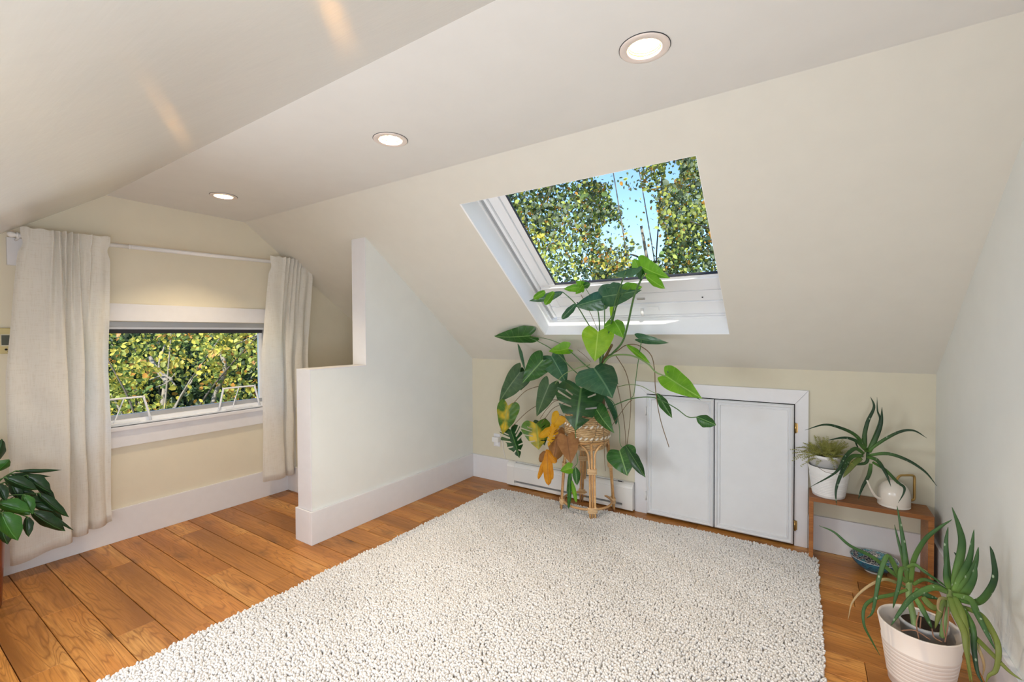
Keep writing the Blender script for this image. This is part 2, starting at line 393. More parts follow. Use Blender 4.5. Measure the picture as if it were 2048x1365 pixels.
# baseboards
def bb(name, *b): return struct(box(name, b, M_trim, None, .002))
bb('baseboard_left', XW, XW+TB, YB, 2.19, 0, HB)
bb('baseboard_back', PX1, -2.216, YK-TB, YK, 0, HB)
bb('baseboard_back_right', .0145, XR, YK-TB, YK, 0, HB)
bb('baseboard_right', XR-TB, XR, YB, YK-TB, 0, HB)
bb('baseboard_partition', PX1, PX1+TB, PE-TB, YK-TB, 0, HB)
bb('baseboard_partition_end', PX0-TB, PX1, PE-TB, PE-.0062, 0, HB)
bb('baseboard_partition_rear', PX0-TB, PX0, PE-.006, 2.175, 0, HB)
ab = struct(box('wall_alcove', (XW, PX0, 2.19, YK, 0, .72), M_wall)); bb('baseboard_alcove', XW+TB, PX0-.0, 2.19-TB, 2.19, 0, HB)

# ------------------------------------------------------------------ window in the left gable
w1 = struct(empty('window_1', (XW, 1.48, WZ0)))
def W(name, *b, m=M_trim, bev=.0015, p=w1): return setp(box(name, b, m, None, bev), p)
W('head_casing', XW, XW+.02, WY0-.11, WY1+.11, WZ1+.003, 1.553)
W('side_casing', XW, XW+.02, WY0-.11, WY0, WZ0, WZ1+.003); W('side_casing', XW, XW+.02, WY1, WY1+.11, WZ0, WZ1+.003)
W('stool', XW-.06, XW+.034, WY0-.12, WY1+.12, WZ0-.022, WZ0); W('apron', XW, XW+.018, WY0-.10, WY1+.10, .614, WZ0-.022)
fx = XW-.085
W('frame_head', fx-.03, XW-.02, WY0, WY1, 1.402, WZ1, m=M_alu); W('frame_head_lip', fx-.02, XW-.045, WY0, WY1, 1.386, 1.402, m=M_vinyl)
W('weather_seal', fx-.03, fx+.015, WY0, WY1, 1.358, 1.386, m=M_gask_shade)
W('frame_jamb', fx-.03, XW-.02, WY0, WY0+.022, WZ0, 1.402, m=M_alu); W('frame_jamb', fx-.03, XW-.02, WY1-.022, WY1, WZ0, 1.402, m=M_alu)
W('sash_stile', fx-.02, fx+.012, WY0+.022, WY0+.045, .79, 1.358, m=M_vinyl); W('sash_stile', fx-.02, fx+.012, WY1-.045, WY1-.022, .79, 1.358, m=M_vinyl)
W('sash_rail', fx-.02, fx+.014, WY0+.022, WY1-.022, .782, .812, m=M_alu)
W('frame_sill', fx-.03, XW-.045, WY0, WY1, WZ0+.001, .782, m=M_vinyl); W('sill_step', XW-.06, XW-.02, WY0, WY1, WZ0, .757, m=M_vinyl)
def glassmat():
    m = bpy.data.materials.new('window_glass'); m.use_nodes = True; t = m.node_tree; t.nodes.clear()
    o = t.nodes.new('ShaderNodeOutputMaterial'); mx = t.nodes.new('ShaderNodeMixShader'); tr = t.nodes.new('ShaderNodeBsdfTransparent')
    gl = t.nodes.new('ShaderNodeBsdfGlossy'); gl.inputs['Roughness'].default_value = .02; fr = t.nodes.new('ShaderNodeFresnel'); fr.inputs[0].default_value = 1.18
    tr.inputs[0].default_value = (.95, .97, .96, 1)
    t.links.new(fr.outputs[0], mx.inputs[0]); t.links.new(tr.outputs[0], mx.inputs[1]); t.links.new(gl.outputs[0], mx.inputs[2]); t.links.new(mx.outputs[0], o.inputs[0]); return m
M_glass = glassmat()
setp(mesh_obj('pane', [(fx-.004, WY0+.045, .812), (fx-.004, WY1-.045, .812), (fx-.004, WY1-.045, 1.358), (fx-.004, WY0+.045, 1.358)], [(0, 1, 2, 3)], M_glass), w1)
def latch(yl, yr):                                                  # trapezoid guard frames on the sill
    x = XW-.03; z0 = .7575; zt = .925
    q = [(x, yl, z0), (x-.004, yl+.035, zt-.012), (x-.004, yl+.05, zt), (x-.004, yr-.05, zt), (x-.004, yr-.035, zt-.012), (x, yr, z0)]
    o = setp(tube('guard_frame', catmull(q, 4), .0072, M_vinyl, None, 6, up=Vector((1, 0, 0))), w1)
    V, Fc, _ = tube_data(catmull([(x-.01, yl+.10, z0), (x-.035, yl+.16, zt-.02), (x-.035, yl+.165, zt-.005)], 4), .004, 6)
    b = mesh_obj('guard_strut', V, Fc, M_vinyl, None, True); setp(b, w1)
    k = box('guard_foot', (x-.012, x+.01, yl+.05, yr-.06, z0, z0+.008), M_vinyl, None, .001); setp(k, w1)
latch(1.655, 1.965); latch(.925, 1.225)

# ------------------------------------------------------------------ skylight in the back slope
w2 = struct(empty('window_2', sl((SX0+SX1)/2, ST1)))
def slab(name, x0, x1, t0, t1, d0, d1, m, bev=.002):
    bm = bmesh.new(); addbox(bm, x0, x1, t0, t1, d0, d1, bev)
    R = Matrix(((1, 0, 0), (0, TV.y, NV.y), (0, TV.z, NV.z)))
    for v in bm.verts: v.co = R @ v.co + OV
    bmesh.ops.recalc_face_normals(bm, faces=bm.faces)
    return setp(bm_obj(name, bm, m), w2)
e = .012
slab('reveal_board', SX0-.0005, SX0+e, ST0, ST1, .0005, .20, M_reveal, 0); slab('reveal_board', SX1-.002, SX1+.0005, ST0, ST1, .0005, .20, M_reveal, 0)
slab('reveal_board', SX0, SX1, ST0-.0005, ST0+.002, .0005, .20, M_reveal, 0); slab('reveal_board', SX0, SX1, ST1-.003, ST1+.0005, .0005, .20, M_reveal, 0)
gx0, gx1, gt0, gt1 = -1.50, -.415, .27, 1.125
for k, (a0, a1, d0) in enumerate(((0, .028, .138), (.028, .052, .150), (.052, .075, .142), (.075, .115, .160), (.115, .152, .154), (.152, .20, .166))):   # stepped rails on the left
    slab('frame_rail', SX0+a0, SX0+a1-.002, ST0, ST1-a0*.6, d0, .178, M_vinyl if k != 1 else M_alu)
for k, (a0, a1, d0) in enumerate(((1.490, 1.503, .134), (1.478, 1.488, .142), (1.36, 1.476, .150), (1.262, 1.357, .158), (1.147, 1.247, .148), (1.125, 1.146, .160))):
    slab('frame_rail', SX0+.075, SX1-.004, a0, a1, d0, .178, M_vinyl)
slab('frame_gap', SX0+.08, SX1-.006, 1.246, 1.262, .168, .2, M_gask_shade)
slab('frame_rail', SX1-.015, SX1, ST0, ST1, .15, .178, M_vinyl); slab('frame_rail', SX0, SX1, ST0, ST0+.03, .16, .178, M_vinyl)
slab('glazing_seal', gx0-.003, gx0+.003, gt0, gt1, .166, .178, M_gask_shade, 0); slab('glazing_seal', gx0, gx1, gt1-.002, gt1+.003, .160, .178, M_gask_shade, 0)
setp(mesh_obj('pane', [sl(gx0, gt0, .175), sl(gx0, gt1, .175), sl(gx1, gt1, .175), sl(gx1, gt0, .175)], [(0, 1, 2, 3)], M_glass), w2)
lk = slab('lock_plate', -1.06, -.83, 1.385, 1.43, .143, .15, M_vinyl, .003)
V, Fc, _ = tube_data([sl(-.94, 1.40, .145), sl(-.94, 1.42, .12), sl(-.94, 1.445, .118)], [.011, .012, .009], 10)
setp(mesh_obj('lock_handle', V, Fc, M_white, None, True), w2)
slab('latch_keeper', -.955, -.90, 1.30, 1.315, .148, .158, M_chrome, .002)
for q in (-1.40, -.55): slab('screw', q, q+.008, 1.32, 1.328, .154, .158, M_gask_shade, 0)

# ------------------------------------------------------------------ recessed ceiling lights
M_lamp = bpy.data.materials.new('lamp_glow'); M_lamp.use_nodes = True
_p = M_lamp.node_tree.nodes['Principled BSDF']; _p.inputs['Emission Color'].default_value = (1, .74, .34, 1); _p.inputs['Emission Strength'].default_value = 1.3
M_baff = mat('baffle_glow_tint', (.34, .235, .09), .6); M_ring = mat('light_trim_ring', (.80, .70, .64), .4)  # baffle is really white; the lamp's warm glow is put into its colour
LL = ['recessed ceiling light nearest the camera, largest of the three', 'middle one of three recessed ceiling lights, above the partition side', 'farthest recessed ceiling light, above the curtain rod and window']
for (lx, ly), lab in zip(LIGHTS, LL):
    t = thing('recessed_light', lab, 'ceiling light', (lx, ly, ZC), 'recessed ceiling lights')
    pf = [(.0765, -.001), (.0765, -.004), (.073, -.0055), (.054, -.0055), (.052, -.003), (.052, .0)]
    V, Fc = lathe_data(pf, 0, 0, 48); Fc.pop(); setp_ = mesh_obj('trim_ring', V, Fc, M_ring, t, True)
    V, Fc = lathe_data([(.0785, -.0005), (.0785, -.0018), (.0760, -.0018)], 0, 0, 48); Fc.pop(); mesh_obj('rim_shadow_ring', V, Fc, M_gask_shade, t, True)  # thin dark ring painted as the rim's shadow on the ceiling
    pf = [(.052, -.002)]
    for k in range(9):
        z = .004+k*.007; r = .0515-k*.0016; pf += [(r, z), (r-.0022, z+.002), (r-.0005, z+.005)]
    V, Fc = lathe_data(pf, 0, 0, 40); Fc.pop(); mesh_obj('baffle', V, Fc, M_baff, t, False)
    mesh_obj('bulb', [(0, 0, .062)]+[(.036*math.cos(2*PI*k/24), .036*math.sin(2*PI*k/24), .067) for k in range(24)], [(0, 1+(k+1) % 24, 1+k) for k in range(24)], M_lamp, t)
    V, Fc = lathe_data([(.06, 0), (.06, .075), (.001, .075)], 0, 0, 24); Fc.pop(); mesh_obj('can', V, Fc, M_white, t)
    la = light('recessed_light_beam', 'AREA', (lx, ly, ZC+.055), energy=12, color=(1, .80, .53), shape='DISK', size=.036)
    la.parent = t; la.location = (0, 0, .058)

# ------------------------------------------------------------------ heater, cupboard, outlet, thermostat
def extr(name, pts, x0, x1, m, parent, smooth=False):               # (y, z) outline extruded along x
    n = len(pts); V = [(x0, y, z) for y, z in pts]+[(x1, y, z) for y, z in pts]
    Fc = [(i, (i+1) % n, n+(i+1) % n, n+i) for i in range(n)]+[tuple(range(n))[::-1], tuple(range(n, 2*n))]
    o = mesh_obj(name, V, Fc, m); setp(o, parent); return o
ht = thing('baseboard_heater', 'long white electric baseboard heater behind the rattan plant stand', 'heater', (-1.645, YK-.03, 0))
yh = YK
extr('back_plate', [(yh-.002, .012), (yh-.014, .012), (yh-.014, .214), (yh-.002, .214)], -2.2105, -1.081, M_heater, ht)
extr('cover', [(yh-.050, .052), (yh-.060, .056), (yh-.062, .062), (yh-.062, .176), (yh-.060, .186), (yh-.050, .200), (yh-.036, .208), (yh-.036, .200), (yh-.047, .192), (yh-.055, .178), (yh-.055, .062)], -2.208, -1.085, M_heater, ht)
extr('cover_ridge', [(yh-.0615, .171), (yh-.0655, .173), (yh-.0655, .176), (yh-.060, .179)], -2.205, -1.088, M_heater, ht)
extr('top_strip', [(yh-.014, .210), (yh-.014, .2145), (yh-.024, .2145), (yh-.024, .209)], -2.2105, -1.081, M_heater, ht)
extr('dark_grille', [(yh-.014, .06), (yh-.034, .06), (yh-.034, .200), (yh-.014, .200)], -2.19, -1.10, mat('heater_element', (.22, .215, .21), .5, .6), ht)
extr('bottom_lip', [(yh-.014, .012), (yh-.056, .012), (yh-.058, .016), (yh-.058, .034), (yh-.052, .038), (yh-.014, .040)], -2.208, -1.085, M_heater, ht)
for xa, xb in ((-2.2105, -2.135), (-1.16, -1.081)):
    extr('end_cap', [(yh-.014, .012), (yh-.060, .012), (yh-.0635, .018), (yh-.0638, .178), (yh-.060, .190), (yh-.050, .203), (yh-.034, .2135), (yh-.014, .215)], xa, xb, M_heater, ht)
setp(box('heater_knob', (-1.205, -1.175, yh-.034, yh-.024, .205, .212), M_gask_shade), ht)

cb = thing('knee_wall_cupboard', 'white painted double door cupboard set in the low knee wall', 'cupboard', (-.53, YK, 0))
CX0, CX1, CT, yf = -1.078, .0113, .9823, YK-.017
def poly_y(name, pts, y0, y1, m, parent):
    n = len(pts); V = [(x, y0, z) for x, z in pts]+[(x, y1, z) for x, z in pts]
    Fc = [(i, (i+1) % n, n+(i+1) % n, n+i) for i in range(n)]+[tuple(range(n))[::-1], tuple(range(n, 2*n))]
    bm = bmesh.new(); vs = [bm.verts.new(v) for v in V]
    for f in Fc: bm.faces.new([vs[i] for i in f])
    bmesh.ops.recalc_face_normals(bm, faces=bm.faces); return setp(bm_obj(name, bm, m), parent)
ix0, ix1, it = -.988, -.060, .893
g_ = .0008
poly_y('casing_board', [(CX0, 0), (ix0-.001, 0), (ix0-.001, it+.001-g_), (CX0, CT-g_)], yf, YK, M_trim, cb)
poly_y('casing_board', [(ix1+.001, 0), (CX1, 0), (CX1, CT-g_), (ix1+.001, it+.001-g_)], yf, YK, M_trim, cb)
poly_y('casing_board', [(CX0+g_, CT), (ix0-.001+g_, it+.001), (ix1+.001-g_, it+.001), (CX1-g_, CT)], yf, YK, M_trim, cb)
setp(box('shadow_gap', (ix0-.001, ix1+.001, YK-.004, YK-.001, 0, it+.001), M_dark), cb)
def door(x0, x1, z0, z1):
    yfr = YK-.036
    d = box('door', (x0, x1, yfr, yfr+.020, z0, z1), M_door, None, .002); setp(d, cb)
    w = .034                                                         # applied moulding round the edge, mitred
    prof_ = [(.0, 0), (.002, -.009), (.010, -.014), (.015, -.011), (.019, -.003), (.024, -.003), (.026, -.009), (.031, -.009), (w, 0)]
    V, Fc = [], []
    cs = [(x0, z0, 1, 1), (x1, z0, -1, 1), (x1, z1, -1, -1), (x0, z1, 1, -1)]
    for cx_, cz_, sx, sz in cs:
        for a, h in prof_: V.append((cx_+sx*(a+.002), yfr+h, cz_+sz*(a+.002)))
    n = len(prof_)
    for i in range(4):
        for k in range(n-1): Fc.append((i*n+k, ((i+1) % 4)*n+k, ((i+1) % 4)*n+k+1, i*n+k+1))
    bm = bmesh.new(); vs = [bm.verts.new(v) for v in V]
    for f in Fc: bm.faces.new([vs[i] for i in f])
    bmesh.ops.recalc_face_normals(bm, faces=bm.faces)
    mo = bm_obj('panel_moulding', bm, M_door, d)
    mo.matrix_parent_inverse = Matrix.Identity(4); mo.matrix_parent_inverse = Matrix.Translation(-Vector(cb.location)) @ Matrix.Identity(4)
    mo.matrix_parent_inverse = Matrix.Identity(4)
    return d
door(-.984, -.5265, .014, .889); door(-.5205, -.064, .014, .889)
for hx, hz, m in ((-.992, .765, M_white), (-.992, .135, M_white), (-.056, .745, M_brass), (-.056, .130, M_brass)):
    V, Fc, _ = tube_data([Vector((hx, YK-.026, hz-.032)), Vector((hx, YK-.026, hz+.032))], .0055, 8)
    h = mesh_obj('hinge', V, Fc, m, None, True); setp(h, cb)
    k = box('hinge_leaf', (hx-.012 if hx < -.5 else hx-.002, hx+.002 if hx < -.5 else hx+.012, YK-.020, YK-.0168, hz-.028, hz+.028), m); k.parent = h

ol = thing('wall_outlet', 'white wall outlet with a plug-in box, low left of the heater', 'outlet', (-2.355, YK, .37))
setp(box('cover_plate', (-2.392, -2.322, YK-.006, YK, .315, .43), M_trim, None, .002), ol)
setp(box('plug_box', (-2.385, -2.318, YK-.045, YK-.006, .362, .405), M_white, None, .004), ol)
setp(box('socket', (-2.372, -2.342, YK-.009, YK-.005, .325, .352), M_vinyl, None, .002), ol)
setp(tube('cord', catmull([(-2.318, YK-.012, .385), (-2.295, YK-.010, .372), (-2.285, YK-.006, .30), (-2.262, YK-.006, .216)], 6), .0022, M_white, None, 6), ol)
th = thing('thermostat', 'beige wall thermostat with small grey display beside left curtain', 'thermostat', (XW, .545, 1.315))
setp(box('case', (XW, XW+.026, .462, .603, 1.247, 1.389), M_beige, None, .004), th)
M_lcd = paint('grey_display', (.10, .11, .09), .2, 0)
setp(box('display_bezel', (XW+.024, XW+.0285, .531, .577, 1.288, 1.356), mat('pale_bezel', (.6, .56, .42), .4), None, .001), th)
setp(box('display', (XW+.027, XW+.0295, .535, .573, 1.294, 1.350), M_lcd), th)
for by, bz in ((.552, 1.270), (.563, 1.260)):
    V, Fc, _ = tube_data([Vector((XW+.024, by, bz)), Vector((XW+.030, by, bz))], .0055, 12, up=Vector((0, 0, 1))); setp(mesh_obj('button', V, Fc, M_dark), th)

# ------------------------------------------------------------------ curtain rod and curtains
def fabric():
    m = mat('linen_fabric', (.88, .85, .79), .9, spec=.1); g = G(m)
    v = g.coord('Object'); a = g.noise(g.coord('Object', (60, 260, 14)), 1, 3); b = g.noise(g.coord('Object', (60, 16, 300)), 1, 3)
    w = g.math('ADD', a, b); col = g.mix(g.ramp(w, [(.75, 0), (1.2, 1)]), (.87, .845, .79), (.94, .925, .885))
    g.l(col, g.p.inputs['Base Color']); g.bump(w, .35, .002)
    tr = g.new('ShaderNodeBsdfTranslucent'); g.l(g.mix(1.0, col, (.98, .97, .95), 'MULTIPLY'), tr.inputs[0]); mx = g.new('ShaderNodeMixShader'); mx.inputs[0].default_value = .42
    g.l(g.p.outputs[0], mx.inputs[1]); g.l(tr.outputs[0], mx.inputs[2]); g.l(mx.outputs[0], g.n['Material Output'].inputs[0]); return m
M_fab = fabric()
rx = XW+.095
rod = thing('curtain_rod', 'white telescoping curtain rod with ball finials above the window', 'curtain rod', (rx, 1.47, 1.93))
def RP(y, dz=0): return Vector((rx, y, 1.905+(y-.572)*.0245+dz))
setp(tube('pole', [RP(.60), RP(1.095)], .0125, M_white, None, 14), rod); setp(tube('pole', [RP(1.09), RP(2.36)], .0138, M_white, None, 14), rod)
setp(tube('collar', [RP(1.084), RP(1.094)], .0152, M_white, None, 14), rod)
for y, s in ((.60, -1), (2.36, 1)):
    pf = [(.010, 0), (.016, .004), (.016, .009), (.009, .012), (.012, .016), (.0165, .026), (.0165, .032), (.012, .042), (.001, .046)]
    V, Fc = lathe_data(pf, 0, 0, 16)
    V = [RP(y)+Vector((v[0], s*v[2], v[1])) for v in V]; setp(mesh_obj('finial', V, Fc, M_white, None, True), rod)
setp(box('bracket_board', (XW, XW+.02, .565, .70, 1.745, 1.90), M_trim, None, .001), rod)
for y in (.60, 2.33):
    setp(tube('bracket', [Vector((XW+.0, y, RP(y).z-.02)), Vector((XW+.05, y, RP(y).z-.016)), RP(y, -.012)], .006, M_white, None, 6), rod)
def curtain(name, label, yt0, yt1, yb0, yb1, zb0, zb1, top, bot, seed):
    r = random.Random(seed); ph = [r.uniform(0, 6.28) for _ in range(8)]
    nu, nv = 240, 80; V = []; UV = []
    def sample(pts):                                              # (across 0-1, depth m) outline of the folds, resampled evenly
        P = catmull([Vector((a*.37, b, 0)) for a, b in pts], 8); L_ = [0]
        for a, b in zip(P[:-1], P[1:]): L_.append(L_[-1]+(b-a).length)
        out = []; k = 0
        for i in range(nu+1):
            d = L_[-1]*i/nu
            while k < len(P)-2 and L_[k+1] < d: k += 1
            f = (d-L_[k])/max(1e-9, L_[k+1]-L_[k]); q = P[k].lerp(P[k+1], min(1, f)); out.append((q.x/.37, q.y))
        return out
    TP, BT = sample(top), sample(bot)
    for j in range(nv+1):
        t = j/nv; s = t**1.25
        for i in range(nu+1):
            u = i/nu; (ta, tb_), (ba_, bb_) = TP[i], BT[i]
            yt = yt0+(yt1-yt0)*ta; yb = yb0+(yb1-yb0)*ba_
            ztop = RP(yt).z+.042+.0035*math.sin(u*47+ph[6]); zb = zb0+(zb1-zb0)*ba_+.004*math.sin(u*23+ph[2])
            z = ztop+(zb-ztop)*s; d = ztop-z
            pin = math.exp(-((d-.09)/.035)**2); op = min(1, max(0, (d-.06)/.75))**.8
            y = yt+(yb-yt)*op
            y -= pin*.014*(1 if u > .5 else -1)*(abs(u-.5)*2)**3
            x = rx+.030+tb_*2.3*(1-op)*(1-.35*pin)+bb_*op*(1+.25*s)
            x += .0016*math.sin(z*31+u*17+ph[1])*op+.0025*math.sin(z*9+u*29+ph[3])*op
            y += .003*math.sin(z*7+u*11+ph[4])*op
            x = max(x, XW+.046)
            V.append((x, y, z)); UV.append((u, t))
    Fc = [(j*(nu+1)+i, j*(nu+1)+i+1, (j+1)*(nu+1)+i+1, (j+1)*(nu+1)+i) for j in range(nv) for i in range(nu)]
    t = thing(name, label, 'curtain', (rx, (yt0+yt1)/2, 1.0))
    o = mesh_obj('panel', V, Fc, M_fab, None, True, UV); setp(o, t)
    # stitched hem: a slightly proud folded band along the bottom
    V2 = []; 
    rows = [k for k in range(nv+1) if (1-(k/nv)**1.25) < .042]
    for k in (rows[0], rows[-1]):
        for i in range(nu+1):
            q = V[k*(nu+1)+i]; V2.append((q[0]+.0022, q[1], q[2]-(.0015 if k == rows[-1] else 0)))
    for i in range(nu+1):
        q = V[rows[-1]*(nu+1)+i]; V2.append((q[0]-.002, q[1], q[2]-.0015))
    n = nu+1; F2 = [(a_*n+i, a_*n+i+1, (a_+1)*n+i+1, (a_+1)*n+i) for a_ in (0, 1) for i in range(nu)]
    h = mesh_obj('hem', V2, F2, M_fab, None, True); setp(h, t)
curtain('curtain', 'long cream linen curtain left of the window, beside thermostat', .600, .985, .535, .965, .085, .185,
    [(0, 0), (.06, .010), (.12, .004), (.28, .004), (.33, .012), (.36, -.006), (.40, .012), (.43, -.008), (.47, .012), (.50, -.008), (.54, .012), (.57, -.008), (.61, .012), (.64, -.006), (.70, .006), (.76, .016), (.79, -.004), (.88, .006), (1, .002)],
    [(0, .0), (.04, .014), (.18, .018), (.34, .030), (.50, .040), (.555, .028), (.545, -.010), (.53, -.028), (.58, -.020), (.63, .012), (.70, .022), (.735, .008), (.715, -.024), (.75, -.024), (.785, .010), (.85, .022), (.91, .010), (.95, -.006), (1, .004)], 3)
curtain('curtain', 'narrower cream linen curtain right of the window, beside the partition', 1.985, 2.36, 1.905, 2.30, .165, .165,
    [(0, 0), (.10, .008), (.27, .004), (.32, .012), (.35, -.008), (.41, .010), (.45, -.008), (.50, .012), (.53, -.008), (.58, .012), (.62, -.008), (.68, .010), (.74, -.004), (.82, .006), (.92, .004), (1, .008)],
    [(0, .0), (.05, .018), (.22, .032), (.38, .026), (.44, .002), (.42, -.024), (.47, -.026), (.52, .006), (.60, .020), (.66, -.004), (.645, -.024), (.70, -.02), (.76, .010), (.84, .016), (.90, -.010), (.95, -.008), (1, .008)], 11)

# ------------------------------------------------------------------ rug
def rugmat(c1, c2):
    m = mat('cream_wool', c1, .95, spec=.1); g = G(m)
    at = g.new('ShaderNodeAttribute'); at.attribute_name = 'Col'; g.l(at.outputs['Color'], g.p.inputs['Base Color'])
    g.p.inputs['Sheen Weight'].default_value = .2; return m
rg = thing('shag_rug', 'large cream white shag rug covering the middle of the floor', 'rug', (-1.06, 1.65, 0))
Q = [np.array(p) for p in ((-2.262, .35), (.078, .35), (.058, 3.185), (-2.195, 3.115))]
def rugxy(u, v): return (Q[0]*(1-u)*(1-v)[..., :]+0) if False else None
NU, NV_ = 250, 300
uu, vv = np.meshgrid((np.arange(NU)+.5)/NU, (np.arange(NV_)+.5)/NV_); uu = uu.ravel(); vv = vv.ravel()
uu = np.clip(uu+rng.normal(0, .28/NU, uu.size), 0, 1); vv = np.clip(vv+rng.normal(0, .28/NV_, vv.size), 0, 1)
X = Q[0][0]*(1-uu)*(1-vv)+Q[1][0]*uu*(1-vv)+Q[2][0]*uu*vv+Q[3][0]*(1-uu)*vv
Y = Q[0][1]*(1-uu)*(1-vv)+Q[1][1]*uu*(1-vv)+Q[2][1]*uu*vv+Q[3][1]*(1-uu)*vv
W_, H_ = 2.3, 2.8; rc = .065
dx = np.maximum(0, rc-np.minimum(uu, 1-uu)*W_); dy = np.maximum(0, rc-np.minimum(vv, 1-vv)*H_)
keep = np.hypot(dx, dy) <= rc; X, Y, uu, vv = X[keep], Y[keep], uu[keep], vv[keep]; n = len(X)
hgt = .024+.005*rng.random(n)+.003*np.sin(X*9+2*np.sin(Y*5))+.002*np.sin(Y*21+X*13)
ang = rng.random(n)*2*PI+1.1*np.sin(X*6)+1.3*np.cos(Y*5); lean = .002+.006*rng.random(n)
edge = (np.minimum(np.minimum(uu, 1-uu)*W_, np.minimum(vv, 1-vv)*H_) < .02)
lx, ly = np.cos(ang)*lean, np.sin(ang)*lean
rad = .0052+.0014*rng.random(n); a0 = rng.random(n)*PI
rings = [(.30, 0.0, .85), (.78, .7, 1.12), (1.0, 1.1, .62)]
V = np.zeros((n, len(rings)*4, 3), dtype=np.float32)
for i, (hz, ld, rs) in enumerate(rings):
    for k in range(4):
        q = a0+k*PI/2+i*.35
        V[:, i*4+k, 0] = X+lx*ld+np.cos(q)*rad*rs; V[:, i*4+k, 1] = Y+ly*ld+np.sin(q)*rad*rs; V[:, i*4+k, 2] = .004+hgt*hz
base = np.arange(n)[:, None]*(len(rings)*4)
fs = [(i*4+k, i*4+(k+1) % 4, (i+1)*4+(k+1) % 4, (i+1)*4+k) for i in range(2) for k in range(4)]+[(8, 9, 10, 11)]
Fc = (base[:, :, None]+np.array(fs)[None]).reshape(-1, 4)
tone = .71+.10*rng.random(n)+.03*np.sin(X*2.3+Y*3.1); warm = rng.random(n)
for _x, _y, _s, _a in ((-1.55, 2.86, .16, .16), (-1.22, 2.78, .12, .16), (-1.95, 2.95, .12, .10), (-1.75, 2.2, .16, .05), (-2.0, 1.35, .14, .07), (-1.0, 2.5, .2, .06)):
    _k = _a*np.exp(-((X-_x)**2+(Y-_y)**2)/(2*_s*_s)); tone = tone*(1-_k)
colr = np.stack([tone, tone*(.99-.02*warm), tone*(1.0-.05*warm)], 1)
pile = np_mesh('pile', V.reshape(-1, 3), Fc, rugmat((.8, .77, .72), 0), None, True, np.repeat(colr, 12, 0)); setp(pile, rg); pile['kind'] = 'stuff'
bpts = []
for (cx_, cy_, sx, sy) in ((0, 0, 1, 1), (1, 0, -1, 1), (1, 1, -1, -1), (0, 1, 1, -1)):
    for k in range(7):
        q = (k/6)*PI/2
        a_, b_ = (rc*(1-math.cos(q))/W_, rc*(1-math.sin(q))/H_)
        if (cx_+cy_) % 2 == 1: a_, b_ = (rc*(1-math.sin(q))/W_, rc*(1-math.cos(q))/H_)
        u = cx_+sx*a_ if True else 0; v = cy_+sy*b_
        p = Q[0]*(1-u)*(1-v)+Q[1]*u*(1-v)+Q[2]*u*v+Q[3]*(1-u)*v; bpts.append((p[0], p[1]))
cx_, cy_ = np.mean([p[0] for p in bpts]), np.mean([p[1] for p in bpts]); bpts.sort(key=lambda p: math.atan2(p[1]-cy_, p[0]-cx_))
nb = len(bpts); bk = mesh_obj('backing', [(x, y, .001) for x, y in bpts]+[(x, y, .007) for x, y in bpts],
    [(i, (i+1) % nb, nb+(i+1) % nb, nb+i) for i in range(nb)]+[tuple(range(nb, 2*nb))], mat('rug_backing', (.72, .68, .62), .95)); setp(bk, rg)

